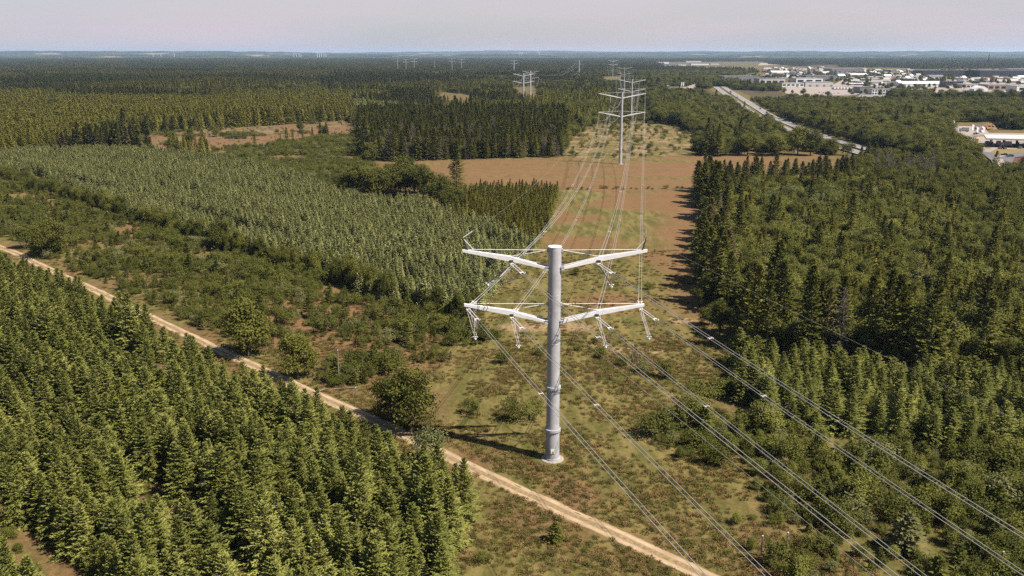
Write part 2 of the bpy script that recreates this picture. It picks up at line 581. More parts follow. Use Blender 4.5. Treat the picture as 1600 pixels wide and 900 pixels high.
# bare spots: behind the pylon and here and there in the heath
for (px, py, ra, rb) in ((832, 510, 9, 4), (880, 512, 8, 4), (1180, 590, 5, 3), (1075, 500, 6, 3), (985, 545, 9, 3)):
    c0 = G(px, py)
    e = ((wx - c0[0]) / ra) ** 2 + ((wy - c0[1]) / rb) ** 2
    k = np.clip(1.4 - e, 0, 1)
    W[:, 2] = np.maximum(W[:, 2], 0.55 * k * corr)

gm, n, l, b = new_mat('ground_cover')
p = position(n)
att = n.new('ShaderNodeAttribute')
att.attribute_name = 'cover'
sep = n.new('ShaderNodeSeparateColor')
l.new(att.outputs['Color'], sep.inputs['Color'])
smap = n.new('ShaderNodeMapping')
smap.inputs['Scale'].default_value = (1.0, 0.22, 1.0)
smap.inputs['Rotation'].default_value = (0, 0, 0.14)
l.new(p, smap.inputs['Vector'])
f5 = noise(n, l, smap.outputs['Vector'], 0.28, 5, 0.65)
fmap = n.new('ShaderNodeMapping')
fmap.inputs['Scale'].default_value = (0.12, 1.0, 1.0)
l.new(p, fmap.inputs['Vector'])
f6 = noise(n, l, fmap.outputs['Vector'], 0.22, 5, 0.65)
f1, f2, f3, f4 = noise(n, l, p, 0.9, 5, 0.65), noise(n, l, p, 0.16, 4, 0.6), noise(n, l, p, 3.5, 3, 0.6), noise(n, l, p, 0.045, 4)
litter = mixc(n, l, rangen(n, l, f1, 0.3, 0.7), (0.045, 0.034, 0.020), (0.08, 0.062, 0.03))
heath = mixc(n, l, rangen(n, l, f1, 0.38, 0.62), (0.105, 0.056, 0.026), (0.168, 0.092, 0.045))
heath = mixc(n, l, rangen(n, l, f2, 0.4, 0.68, 0, 0.65), heath, (0.16, 0.105, 0.044))
heath = mixc(n, l, rangen(n, l, f4, 0.42, 0.62, 0, 0.5), heath, (0.17, 0.088, 0.046))
heath = mixc(n, l, rangen(n, l, f6, 0.45, 0.7, 0, 0.55), heath, (0.125, 0.085, 0.034))
heath = mixc(n, l, rangen(n, l, f3, 0.5, 0.75, 0, 0.5), heath, (0.08, 0.052, 0.022))
grass = mixc(n, l, rangen(n, l, f1, 0.38, 0.62), (0.066, 0.053, 0.015), (0.140, 0.108, 0.034))
grass = mixc(n, l, rangen(n, l, f2, 0.38, 0.66, 0, 0.6), grass, (0.076, 0.080, 0.020))
grass = mixc(n, l, rangen(n, l, f5, 0.42, 0.62, 0, 0.75), grass, (0.175, 0.135, 0.050))
grass = mixc(n, l, rangen(n, l, f5, 0.55, 0.40, 0, 0.5), grass, (0.060, 0.062, 0.014))
grass = mixc(n, l, rangen(n, l, f3, 0.5, 0.75, 0, 0.55), grass, (0.042, 0.042, 0.013))
sand = mixc(n, l, rangen(n, l, f1, 0.3, 0.7), (0.22, 0.14, 0.083), (0.31, 0.21, 0.135))


def soft(val, nz_, k=0.55):
    a = n.new('ShaderNodeMath')
    a.operation = 'MULTIPLY_ADD'
    l.new(nz_, a.inputs[0])
    a.inputs[1].default_value = k
    a.inputs[2].default_value = -k / 2
    s_ = n.new('ShaderNodeMath')
    s_.operation = 'ADD'
    l.new(val, s_.inputs[0])
    l.new(a.outputs[0], s_.inputs[1])
    return rangen(n, l, s_.outputs[0], 0.2, 0.8)


col = mixc(n, l, soft(sep.outputs['Red'], f1), litter, heath)
col = mixc(n, l, soft(sep.outputs['Green'], f1, 0.9), col, grass)
col = mixc(n, l, soft(sep.outputs['Blue'], f1, 0.8), col, sand)
col = mixc(n, l, 1.0, col, (0.84, 0.83, 0.80), 'MULTIPLY')
l.new(col, b.inputs['Base Color'])
b.inputs['Roughness'].default_value = 0.95
b.inputs['Specular IOR Level'].default_value = 0.1
bp = n.new('ShaderNodeBump')
bp.inputs['Strength'].default_value = 0.7
bp.inputs['Distance'].default_value = 0.25
l.new(f1, bp.inputs['Height'])
l.new(bp.outputs['Normal'], b.inputs['Normal'])
gme = mesh_np('ground', V, F, [gm])
ca = gme.attributes.new('cover', 'FLOAT_COLOR', 'POINT')
ca.data.foreach_set('color', W.ravel())
tag(link('ground', gme), kind='structure')

# far ridges that close the horizon
hm, n, l, b = new_mat('far_hills')
p = position(n)
f = noise(n, l, p, 0.0016, 6, 0.6)
c = mixc(n, l, rangen(n, l, f, 0.46, 0.5), (0.018, 0.022, 0.013), (0.035, 0.04, 0.02))
c = mixc(n, l, rangen(n, l, noise(n, l, p, 0.0011, 3), 0.64, 0.66), c, (0.16, 0.13, 0.075))
l.new(c, b.inputs['Base Color'])
b.inputs['Roughness'].default_value = 1.0
b.inputs['Specular IOR Level'].default_value = 0.0
for k, (Yr, hh, dep) in enumerate(((9800, 26, 900), (12500, 50, 1500), (17000, 96, 2500), (24000, 132, 3500))):
    xs = np.arange(-0.85 * Yr, 0.85 * Yr, Yr / 700.0)
    prof = fbm(xs, xs * 0 + k * 77, Yr * 0.16, 100 + k, 5)
    bumpy = fbm(xs, xs * 0 + 3, Yr * 0.009, 200 + k, 3)
    top = hh * (0.35 + 0.9 * np.clip(prof, 0, 1)) + 18 * (bumpy - 0.5)
    rows = []
    for (o, s_) in ((-1, -0.02), (-0.55, 0.45), (-0.25, 0.8), (0, 1.0), (0.3, 0.8), (1, -0.02)):
        rows.append(np.stack([xs, Yr + o * dep + 0 * xs, top * s_], -1))
    VV = np.concatenate(rows)
    m_ = len(xs)
    JJ = np.arange(len(rows) * m_).reshape(len(rows), m_)
    FF = np.stack([JJ[:-1, :-1], JJ[:-1, 1:], JJ[1:, 1:], JJ[1:, :-1]], -1).reshape(-1, 4)
    tag(link('hills', mesh_np('hills', VV, FF, [hm], smooth=True)), kind='structure')

# ------------------------------------------------------------------ sandy track
tm, n, l, b = new_mat('sand_track')
p = position(n)
att = n.new('ShaderNodeAttribute')
att.attribute_name = 'across'
u = att.outputs['Fac']
ab = n.new('ShaderNodeMath')
ab.operation = 'ABSOLUTE'
l.new(u, ab.inputs[0])
rut = n.new('ShaderNodeMath')
rut.operation = 'SUBTRACT'
l.new(ab.outputs[0], rut.inputs[0])
rut.inputs[1].default_value = 0.92
ra = n.new('ShaderNodeMath')
ra.operation = 'ABSOLUTE'
l.new(rut.outputs[0], ra.inputs[0])
f1, f2 = noise(n, l, p, 1.6, 5, 0.65), noise(n, l, p, 0.35, 4)
ad = n.new('ShaderNodeMath')
ad.operation = 'MULTIPLY_ADD'
l.new(f1, ad.inputs[0])
ad.inputs[1].default_value = 0.7
l.new(ra.outputs[0], ad.inputs[2])
sandc = mixc(n, l, rangen(n, l, f2, 0.35, 0.65), (0.235, 0.16, 0.10), (0.32, 0.23, 0.15))
midc = mixc(n, l, rangen(n, l, f1, 0.35, 0.65), (0.11, 0.085, 0.035), (0.23, 0.16, 0.092))
c = mixc(n, l, rangen(n, l, ad.outputs[0], 0.62, 0.86), sandc, midc)
l.new(c, b.inputs['Base Color'])
b.inputs['Roughness'].default_value = 0.95
b.inputs['Specular IOR Level'].default_value = 0.1
bp = n.new('ShaderNodeBump')
bp.inputs['Strength'].default_value = 0.5
bp.inputs['Distance'].default_value = 0.15
l.new(f1, bp.inputs['Height'])
l.new(bp.outputs['Normal'], b.inputs['Normal'])
sv = np.arange(-620, -20, 0.6)
wl_ = 1.55 + 0.7 * (fbm(sv, sv * 0, 3, 301, 3) - 0.2)
wr_ = 1.55 + 0.7 * (fbm(sv, sv * 0, 3, 311, 3) - 0.2)
bend = 1.6 * (fbm(sv, sv * 0, 45, 321, 2) - 0.5)
cols = [-1.0, -0.75, -0.5, -0.25, 0, 0.25, 0.5, 0.75, 1.0]
TV, TA = [], []
for q in cols:
    off = np.where(q < 0, q * wl_, q * wr_)
    t_ = TRACK_T + bend + off
    xx, yy = (sv + t_) * S2, (t_ - sv) * S2
    zz = hgt(xx, yy) + 0.055 - 0.05 * math.exp(-((abs(q) - 0.55) / 0.2) ** 2) - (0.10 if abs(q) == 1 else 0)
    TV.append(np.stack([xx, yy, zz], -1))
    TA.append(off)
TV, TA = np.concatenate(TV), np.concatenate(TA)
m_ = len(sv)
JJ = np.arange(len(cols) * m_).reshape(len(cols), m_)
FF = np.stack([JJ[:-1, :-1], JJ[:-1, 1:], JJ[1:, 1:], JJ[1:, :-1]], -1).reshape(-1, 4)
FF = FF[:, ::-1]
tme = mesh_np('dirt_track', TV, FF, [tm], smooth=True)
ta = tme.attributes.new('across', 'FLOAT', 'POINT')
ta.data.foreach_set('value', TA.astype(np.float32))
tag(link('dirt_track', tme), kind='structure')


def strip(name, pts, w0, w1, z, mat, parent=None):
    """flat strip beside a polyline, from offset w0 to w1 (to the right of travel)"""
    pts = [np.array(p_, float) for p_ in pts]
    vs = []
    for k, p_ in enumerate(pts):
        d = pts[min(k + 1, len(pts) - 1)] - pts[max(k - 1, 0)]
        d /= np.linalg.norm(d)
        nrm = np.array([d[1], -d[0]])
        for w in (w0, w1):
            q_ = p_ + nrm * w
            vs.append((q_[0], q_[1], z))
    fs = [(2 * k + 1, 2 * k, 2 * k + 2, 2 * k + 3) for k in range(len(pts) - 1)]
    fs = [tuple(reversed(f_)) for f_ in fs]
    me = mesh_np(name, vs, fs, [mat])
    return link(name, me, parent)


def smooth_line(pts, n_=8):
    out = []
    P = [np.array(p_) for p_ in pts]
    for i in range(len(P) - 1):
        a, b_, c_, d = P[max(i - 1, 0)], P[i], P[i + 1], P[min(i + 2, len(P) - 1)]
        for k in range(n_):
            t = k / n_
            out.append(0.5 * ((2 * b_) + (-a + c_) * t + (2 * a - 5 * b_ + 4 * c_ - d) * t * t + (-a + 3 * b_ - 3 * c_ + d) * t ** 3))
    out.append(P[-1])
    return out


MLINE = smooth_line(MOTOR)[::-1]            # from near to far
for a, b_ in ((-12.5, -2.8), (2.8, 12.5)):
    o = strip('motorway', MLINE, a, b_, 0.75, M['asphalt'])
    tag(o, kind='structure')
    for w in (a + 0.5, b_ - 0.7):
        tag(strip('road_marking', MLINE, w, w + 0.35, 0.76, M['line_paint'], o))

# ------------------------------------------------------------------ plant shapes
def nrmz(a):
    return a / np.maximum(np.linalg.norm(a, axis=-1, keepdims=True), 1e-9)


def kites(p, d, nrm, ln, wd):
    """rhombic sprays: p base, d direction, nrm facing, ln length, wd width -> verts, quads"""
    w = nrmz(np.cross(nrm, d)) * wd[:, None] * 0.5
    a = p
    m1 = p + d * (ln * 0.5)[:, None]
    tip = p + d * ln[:, None]
    Vv = np.stack([a, m1 + w, tip, m1 - w], 1).reshape(-1, 3)
    Ff = np.arange(len(Vv)).reshape(-1, 4)
    return Vv, Ff


def spruce_mesh(seed, h, r, dz, nbr, nsp, ln, wd, base=0.04, taper=0.85, droop=0.25, bare=0.0, mats=None, dead=False):
    """conifer crown: whorls of branches carrying flat sprays; returns the crown's verts, faces and the trunk's"""
    R = np.random.default_rng(seed)
    zs, az = [], []
    z = h * base
    k = 0
    while z < h * 0.985:
        m_ = max(3, int(round(nbr * (0.55 + 0.45 * (1 - z / h)))))
        a0 = R.uniform(0, 6.28)
        for i in range(m_):
            if R.random() < bare and z < h * 0.8:
                continue
            zs.append(z + R.uniform(-0.35, 0.35) * dz)
            az.append(a0 + 6.283 * i / m_ + R.uniform(-0.3, 0.3))
        z += dz * (0.75 + 0.5 * (1 - z / h))
    zs, az = np.array(zs), np.array(az)
    rel = np.clip(zs / h, 0, 1)
    L = r * np.power(1 - rel, taper) * R.uniform(0.68, 1.12, len(zs)) + 0.02 * h
    L *= np.where(rel < 0.12, 0.75 + 2 * rel, 1.0)
    lob = 1 + 0.14 * np.sin(az * 2 + seed) + 0.1 * np.sin(az * 3 + 2.1 * seed)
    L *= lob
    pit = -droop + (0.30 + droop) * np.power(rel, 1.2) * 2.0 + R.normal(0, 0.10, len(zs))
    hd = np.stack([np.cos(az), np.sin(az), 0 * az], -1)
    side = np.stack([-np.sin(az), np.cos(az), 0 * az], -1)
    up = np.array([0, 0, 1.0])
    Vs, Fs = [], []
    cnt = 0

    def emit(p_, d_, n_, l_, w_):
        nonlocal cnt
        v_, f_ = kites(p_, nrmz(d_), nrmz(n_), l_, w_)
        Vs.append(v_)
        Fs.append(f_ + cnt)
        cnt += len(v_)
    nb = len(zs)
    for j in range(nsp):
        t = (j + 0.7 + R.uniform(-0.3, 0.3, nb)) / nsp
        t = np.clip(t, 0.12, 1)
        axis = hd * np.cos(pit)[:, None] + up * np.sin(pit)[:, None]
        pos = np.stack([0 * zs, 0 * zs, zs], -1) + axis * (L * t)[:, None] + up * (0.10 * L * (t ** 2))[:, None]
        for sg in (-1, 1):
            spread = R.uniform(0.35, 1.0, nb)
            d_ = axis * 0.8 + side * (sg * spread)[:, None] + up * R.normal(0.05, 0.28, nb)[:, None]
            nn = up + 0.8 * R.normal(0, 0.5, (nb, 3)) + hd * 0.35
            l_ = (ln * (0.65 + 0.6 * R.random(nb))) * (0.55 + 0.75 * (1 - t)) * np.clip(L / (0.5 * r), 0.45, 1.25)
            emit(pos, d_, nn, l_, wd * R.uniform(0.7, 1.3, nb))
    axis = hd * np.cos(pit)[:, None] + up * np.sin(pit)[:, None]
    pos = np.stack([0 * zs, 0 * zs, zs], -1) + axis * (L * 0.72)[:, None] + up * (0.06 * L)[:, None]
    emit(pos, axis + up * 0.2, up + hd * 0.3 + R.normal(0, 0.3, (nb, 3)), L * 0.42, np.full(nb, wd * 1.1))
    # leader
    for q in range(4):
        a_ = R.uniform(0, 6.28, 3)
        emit(np.tile([0, 0, h * (0.955 - 0.02 * q)], (3, 1)), np.stack([0.35 * np.cos(a_), 0.35 * np.sin(a_), 0 * a_ + 1], -1), np.stack([np.cos(a_ + 1.5), np.sin(a_ + 1.5), 0 * a_], -1), np.full(3, 0.06 * h), np.full(3, wd * 0.9))
    return np.concatenate(Vs), np.concatenate(Fs)


def trunk_mesh(h, r0, r1, seed=0, n_=6, lean=0.0):
    R = np.random.default_rng(seed + 999)
    m_ = 5
    pts = [np.array([lean * h * (k / (m_ - 1)) ** 2 * 0.2 + R.normal(0, 0.006 * h) * (k > 0), R.normal(0, 0.006 * h) * (k > 0), -0.35 + (h + 0.35) * k / (m_ - 1)]) for k in range(m_)]
    mb = MB().tube(pts, r0, n_, r1)
    return mb


def crown_mesh(seed, h, rad, zlow, nclump, nleaf, size, lobes=5, flat=1.0):
    """broadleaf crown: clumps of leaf sprays set through lobed volumes"""
    R = np.random.default_rng(seed)
    cz, rz = (zlow + h) / 2, (h - zlow) / 2
    lc = [np.array([0, 0, cz])]
    lr = [0.62]
    for k in range(lobes):
        a = 6.283 * k / lobes + R.uniform(-0.5, 0.5)
        e = R.uniform(-0.45, 0.55)
        q = R.uniform(0.42, 0.70)
        lc.append(np.array([rad * q * math.cos(a), rad * q * math.sin(a), cz + e * rz]))
        lr.append(R.uniform(0.30, 0.52))
    lc.append(np.array([R.uniform(-0.15, 0.15) * rad, R.uniform(-0.15, 0.15) * rad, cz + 0.55 * rz]))
    lr.append(0.42)
    Vs, Fs, cnt = [], [], 0
    for c_ in range(nclump):
        k = R.integers(len(lc))
        d = R.normal(size=3)
        d[2] += 0.35
        d /= np.linalg.norm(d)
        q = R.uniform(0.55, 1.08)
        c0 = lc[k] + d * np.array([rad, rad, rz * flat]) * lr[k] * q
        if c0[2] < zlow * 0.6:
            c0[2] = zlow * 0.6 + R.uniform(0, 0.3)
        m_ = nleaf
        sp = size * 1.5
        p_ = c0 + R.normal(0, sp, (m_, 3)) * np.array([1, 1, 0.75])
        outw = nrmz(p_ - np.array([0, 0, cz * 0.8]))
        nn = nrmz(outw * 0.7 + np.array([0, 0, 0.5]) + R.normal(0, 0.55, (m_, 3)))
        dd = nrmz(np.cross(nn, R.normal(size=(m_, 3))))
        v_, f_ = kites(p_ - dd * size * 0.5, dd, nn, size * R.uniform(0.7, 1.4, m_), size * R.uniform(0.55, 1.0, m_))
        Vs.append(v_)
        Fs.append(f_ + cnt)
        cnt += len(v_)
    return np.concatenate(Vs), np.concatenate(Fs)


def limbs(mb, seed, h, rad, zlow, n_=5):
    R = np.random.default_rng(seed + 5)
    for k in range(n_):
        a = 6.283 * k / n_ + R.uniform(-0.4, 0.4)
        z0 = zlow * R.uniform(0.7, 1.2) + 0.05 * h
        e = np.array([rad * 0.6 * math.cos(a), rad * 0.6 * math.sin(a), z0 + (h - z0) * R.uniform(0.4, 0.75)])
        mb.tube([(0, 0, z0), e * np.array([0.45, 0.45, 0]) + np.array([0, 0, z0 + (e[2] - z0) * 0.6]), e], 0.02 * h * 0.6, 5, 0.006 * h)
    return mb


class Kind:
    """variants of one sort of plant: shared crown and trunk meshes, and a joined source for the masses"""

    def __init__(self, key):
        self.key, self.crowns, self.trunks, self.whole = key, [], [], []
        self.col = bpy.data.collections.new('source_' + key)
        self.h = []

    def add(self, cv, cf, cmat, tmb, tmat, h):
        cm = mesh_np(self.key + '_crown', cv, cf, [cmat])
        self.crowns.append(cm)
        self.h.append(h)
        if tmb is not None:
            t_ = mesh_np(self.key + '_trunk', tmb.v, tmb.f, [tmat])
            self.trunks.append(t_)
            nv = len(cv)
            faces = [tuple(f_) for f_ in cf] + [tuple(i + nv for i in f_) for f_ in tmb.f]
            jm = mesh_np(self.key + '_whole', list(cv) + list(tmb.v), faces, [cmat, tmat], [0] * len(cf) + [1] * len(tmb.f))
        else:
            self.trunks.append(None)
            jm = cm
        self.whole.append(jm)
        o = bpy.data.objects.new('%s_%02d' % (self.key, len(self.crowns)), jm)
        self.col.objects.link(o)


K = {}
k = K['spruce'] = Kind('young_spruce')
for i in range(6):
    h = 10.0
    cv, cf = spruce_mesh(10 + i, h, [2.7, 2.4, 2.9, 2.5, 2.8, 2.3][i], 0.36, 10, 8, 0.52, 0.135, base=0.03, taper=[0.78, 0.85, 0.72, 0.82, 0.9, 0.76][i])
    k.add(cv, cf, M['spruce'], trunk_mesh(h * 0.96, 0.13, 0.02, i), M['bark'], h)
k = K['pale'] = Kind('pale_spruce')
for i in range(5):
    h = 8.0
    cv, cf = spruce_mesh(30 + i, h, [2.0, 1.8, 2.15, 1.9, 2.1][i], 0.34, 9, 5, 0.55, 0.17, base=0.04, taper=[0.8, 0.88, 0.75, 0.82, 0.85][i], droop=0.15)
    k.add(cv, cf, M['pale_spruce'], trunk_mesh(h * 0.96, 0.10, 0.02, i), M['bark'], h)
k = K['tall'] = Kind('tall_spruce')
for i in range(6):
    h = 20.0
    cv, cf = spruce_mesh(50 + i, h, [4.2, 3.6, 4.6, 3.9, 3.4, 4.2][i], 0.55, 8, 6, 1.0, 0.34, base=[0.10, 0.2, 0.06, 0.14, 0.24, 0.08][i], taper=[0.8, 0.72, 0.9, 0.82, 0.68, 0.78][i], droop=0.35, bare=[0.05, 0.2, 0.05, 0.12, 0.3, 0.1][i])
    k.add(cv, cf, M['tall_spruce'], trunk_mesh(h * 0.96, 0.26, 0.03, i), M['bark_pale'], h)
k = K['larch'] = Kind('larch')
for i in range(4):
    h = 16.0
    cv, cf = spruce_mesh(70 + i, h, [3.3, 2.9, 3.6, 3.1][i], 0.55, 7, 5, 0.9, 0.30, base=0.08, taper=1.0, droop=0.2)
    k.add(cv, cf, M['larch'], trunk_mesh(h * 0.96, 0.2, 0.03, i), M['bark'], h)
k = K['yellow'] = Kind('yellow_conifer')
for i in range(4):
    h = 16.0
    cv, cf = spruce_mesh(80 + i, h, [3.4, 3.0, 3.7, 3.2][i], 0.55, 8, 5, 0.95, 0.34, base=0.04, taper=0.85, droop=0.2)
    k.add(cv, cf, M['yellow_conifer'], trunk_mesh(h * 0.96, 0.2, 0.03, i), M['bark'], h)
k = K['far'] = Kind('forest_conifer')
for i in range(5):
    h = 18.0
    cv, cf = spruce_mesh(90 + i, h, [3.5, 3.0, 4.0, 3.7, 3.2][i], 0.8, 7, 4, 1.25, 0.55, base=0.10, taper=[0.9, 0.75, 1.0, 0.8, 0.95][i])
    k.add(cv, cf, M['forest_green'], trunk_mesh(h * 0.95, 0.22, 0.04, i), M['bark'], h)
k = K['broad'] = Kind('broadleaf_tree')
for i in range(6):
    h = 11.0
    rad = [4.2, 3.6, 4.8, 4.0, 3.8, 4.5][i]
    cv, cf = crown_mesh(110 + i, h, rad, [1.0, 1.4, 0.9, 1.2, 0.8, 1.1][i], 270, 22, 0.40, lobes=7 + i % 3)
    k.add(cv, cf, M['broadleaf'], limbs(trunk_mesh(h * 0.7, 0.24, 0.08, i), i, h, rad, 2.0), M['bark'], h)
k = K['olive'] = Kind('olive_tree')
for i in range(5):
    h = 7.0
    rad = [2.3, 2.0, 2.6, 2.1, 2.4][i]
    cv, cf = crown_mesh(120 + i, h, rad, 0.5, 190, 18, 0.27, lobes=5 + i % 3)
    k.add(cv, cf, M['olive'], trunk_mesh(h * 0.7, 0.14, 0.05, i), M['bark'], h)
k = K['shrub'] = Kind('shrub')
for i in range(7):
    h = 2.6
    rad = [1.5, 1.25, 1.7, 1.35, 1.6, 1.2, 1.45][i]
    cv, cf = crown_mesh(130 + i, h, rad, 0.2, 80, 16, 0.175, lobes=4 + i % 4)
    k.add(cv, cf, M['shrub'], None, None, h)
k = K['sapling'] = Kind('sapling')
for i in range(4):
    h = 3.4
    cv, cf = spruce_mesh(150 + i, h, [0.95, 0.8, 1.1, 0.9][i], 0.3, 7, 3, 0.42, 0.2, base=0.05, taper=0.7)
    k.add(cv, cf, M['shrub'], trunk_mesh(h * 0.9, 0.06, 0.02, i, 5), M['bark'], h)
k = K['dead'] = Kind('dead_spruce')
for i in range(3):
    h = 18.0
    cv, cf = spruce_mesh(170 + i, h, [2.6, 2.2, 2.9][i], 0.6, 7, 5, 0.75, 0.13, base=0.10, taper=0.6, droop=0.3, bare=0.15)
    k.add(cv, cf, M['deadwood'], trunk_mesh(h * 0.97, 0.24, 0.03, i), M['deadwood'], h)
k = K['grey'] = Kind('grey_bush')
for i in range(3):
    cv, cf = crown_mesh(180 + i, 5.0, 2.6, 0.4, 130, 16, 0.3, lobes=6)
    k.add(cv, cf, M['grey_bush'], None, None, 5.0)


def tuft_mesh(seed, h, r, n_, w):
    R = np.random.default_rng(seed)
    a = R.uniform(0, 6.283, n_)
    q = r * np.sqrt(R.random(n_))
    p_ = np.stack([q * np.cos(a), q * np.sin(a), 0 * a - 0.03], -1)
    d = nrmz(np.stack([np.cos(a) * 0.9 * q / r + R.normal(0, 0.35, n_), np.sin(a) * 0.9 * q / r + R.normal(0, 0.35, n_), 0 * a + 0.9], -1))
    nn = nrmz(np.stack([np.cos(a), np.sin(a), 0 * a + 0.4], -1) + R.normal(0, 0.3, (n_, 3)))
    return kites(p_, d, nn, h * R.uniform(0.5, 1.1, n_), np.full(n_, w))


k = K['tuft'] = Kind('grass_tuft')
for i in range(5):
    cv, cf = tuft_mesh(200 + i, 0.42, 0.55, 60, 0.10)
    k.add(cv, cf, M['tuft'], None, None, 0.5)
k = K['heather'] = Kind('heather_clump')
for i in range(5):
    cv, cf = crown_mesh(210 + i, 0.5, 0.65, 0.02, 26, 9, 0.13, lobes=4)
    k.add(cv, cf, M['heather'], None, None, 0.5)
# stands of trees for the far plain: one source holds a 60 m patch of canopy
k = K['patch'] = Kind('canopy_patch')
for i in range(4):
    R = np.random.default_rng(230 + i)
    Vs, Fs, cnt = [], [], 0
    for q in range(46):
        h = R.uniform(10, 17)
        cv, cf = spruce_mesh(240 + 60 * i + q, h, R.uniform(3.2, 5.2), 2.2, 5, 2, 2.6, 1.9, base=0.1, taper=0.55)
        cv = cv + np.array([R.uniform(-32, 32), R.uniform(-32, 32), 0])
        Vs.append(cv)
        Fs.append(cf + cnt)
        cnt += len(cv)
    k.add(np.concatenate(Vs), np.concatenate(Fs), M['forest_green'], None, None, 14)

NG = {}


def node_group(kind):
    if kind.key in NG:
        return NG[kind.key]
    g = bpy.data.node_groups.new('scatter_' + kind.key, 'GeometryNodeTree')
    g.interface.new_socket('Geometry', in_out='INPUT', socket_type='NodeSocketGeometry')
    g.interface.new_socket('Geometry', in_out='OUTPUT', socket_type='NodeSocketGeometry')
    gi, go = g.nodes.new('NodeGroupInput'), g.nodes.new('NodeGroupOutput')
    ci = g.nodes.new('GeometryNodeCollectionInfo')
    ci.inputs['Collection'].default_value = kind.col
    ci.inputs['Separate Children'].default_value = True
    ci.inputs['Reset Children'].default_value = True
    ip = g.nodes.new('GeometryNodeInstanceOnPoints')
    ip.inputs['Pick Instance'].default_value = True

    def attr(nm, ty):
        a = g.nodes.new('GeometryNodeInputNamedAttribute')
        a.data_type = ty
        a.inputs['Name'].default_value = nm
        return a.outputs['Attribute']
    g.links.new(gi.outputs[0], ip.inputs['Points'])
    g.links.new(ci.outputs[0], ip.inputs['Instance'])
    g.links.new(attr('pick', 'INT'), ip.inputs['Instance Index'])
    e2r = g.nodes.new('FunctionNodeEulerToRotation')
    g.links.new(attr('turn', 'FLOAT_VECTOR'), e2r.inputs[0])
    g.links.new(e2r.outputs[0], ip.inputs['Rotation'])
    g.links.new(attr('size', 'FLOAT_VECTOR'), ip.inputs['Scale'])
    g.links.new(ip.outputs[0], go.inputs[0])
    NG[kind.key] = g
    return g


def mass(name, kind, P, pick, turn, size, label, cat):
    """one uncountable mass of plants (kind = stuff)"""
    if len(P) == 0:
        return None
    me = bpy.data.meshes.new(name)
    me.vertices.add(len(P))
    me.vertices.foreach_set('co', np.asarray(P, np.float32).ravel())
    a = me.attributes.new('pick', 'INT', 'POINT')
    a.data.foreach_set('value', np.asarray(pick, np.int32))
    a = me.attributes.new('turn', 'FLOAT_VECTOR', 'POINT')
    a.data.foreach_set('vector', np.asarray(turn, np.float32).ravel())
    a = me.attributes.new('size', 'FLOAT_VECTOR', 'POINT')
    a.data.foreach_set('vector', np.asarray(size, np.float32).ravel())
    o = link(name, me)
    md = o.modifiers.new('scatter', 'NODES')
    md.node_group = node_group(kind)
    return tag(o, label, cat, kind='stuff')


def plant_one(kindkey, name, x, y, h, label, cat, group=None, v=None, wide=1.0, rz=None):
    """one plant as a thing: Empty > trunk, crown (a bush is one mesh)"""
    kd = K[kindkey]
    v = random.randrange(len(kd.crowns)) if v is None else v
    rz = random.uniform(0, 6.28) if rz is None else rz
    s = h / kd.h[v]
    z = h1(x, y) - 0.1
    if kd.trunks[v] is None:
        o = link(name, kd.crowns[v], None, (x, y, z), rz)
        o.scale = (s * wide, s * wide, s)
        return tag(o, label, cat, group)
    e = empty(name, (x, y, z), rz)
    e.scale = (s * wide, s * wide, s)
    link('trunk', kd.trunks[v], e)
    link('crown', kd.crowns[v], e)
    return tag(e, label, cat, group)


def in_frame(P, mx=170, top=0, bot=190, hh=10):
    u, w, d = proj(P)
    return (u > -mx) & (u < 1600 + mx) & (w < 900 + bot) & (P[:, 1] > 40)


def spread(kindkey, x, y, h, wide=None, one=None, rest=None, limit=300, tilt=0.03, sink=0.12, parts=True):
    """scatter plants of one kind: the `limit` that show largest become things, the others a mass"""
    kd = K[kindkey]
    n_ = len(x)
    if n_ == 0:
        return
    wide = np.full(n_, 1.0) if wide is None else wide
    P = np.stack([x, y, hgt(x, y) - sink], -1)
    ok = in_frame(P)
    P, h, wide = P[ok], h[ok], wide[ok]
    n_ = len(P)
    pick = rng.integers(0, len(kd.crowns), n_)
    turn = np.stack([rng.normal(0, tilt, n_), rng.normal(0, tilt, n_), rng.uniform(0, 6.283, n_)], -1)
    s = h / np.array(kd.h)[pick]
    size = np.stack([s * wide * rng.uniform(0.9, 1.1, n_), s * wide * rng.uniform(0.9, 1.1, n_), s], -1)
    single = np.zeros(n_, bool)
    if one:
        u, w, d = proj(P)
        vis = (u > 5) & (u < 1595) & (w < 930)
        big = np.where(vis, h / d, 0)
        order = np.argsort(-big)[:limit]
        order = order[big[order] > 0]
        single[order] = True
        nm, label, cat, group = one
        for i in order:
            v = pick[i]
            if kd.trunks[v] is None or not parts:
                o = bpy.data.objects.new(nm, kd.whole[v])
                C.objects.link(o)
            else:
                o = bpy.data.objects.new(nm, None)
                C.objects.link(o)
                for pn, pm in (('trunk', kd.trunks[v]), ('crown', kd.crowns[v])):
                    c_ = bpy.data.objects.new(pn, pm)
                    C.objects.link(c_)
                    c_.parent = o
            o.location, o.rotation_euler, o.scale = P[i], turn[i], size[i]
            tag(o, label, cat, group)
    if rest:
        nm, label, cat = rest
        q = ~single
        mass(nm, kd, P[q], pick[q], turn[q], size[q], label, cat)


def rows(s0, s1, t0, t1, ds, dt, js, jt):
    """planting rows parallel to the track: s along, t across"""
    S, T = np.meshgrid(np.arange(s0, s1, ds), np.arange(t0, t1, dt))
    S = S + rng.uniform(0, ds, T.shape[0])[:, None]
    S = (S + rng.normal(0, js, S.shape)).ravel()
    T = (T + rng.normal(0, jt, T.shape)).ravel()
    return (S + T) * S2, (T - S) * S2


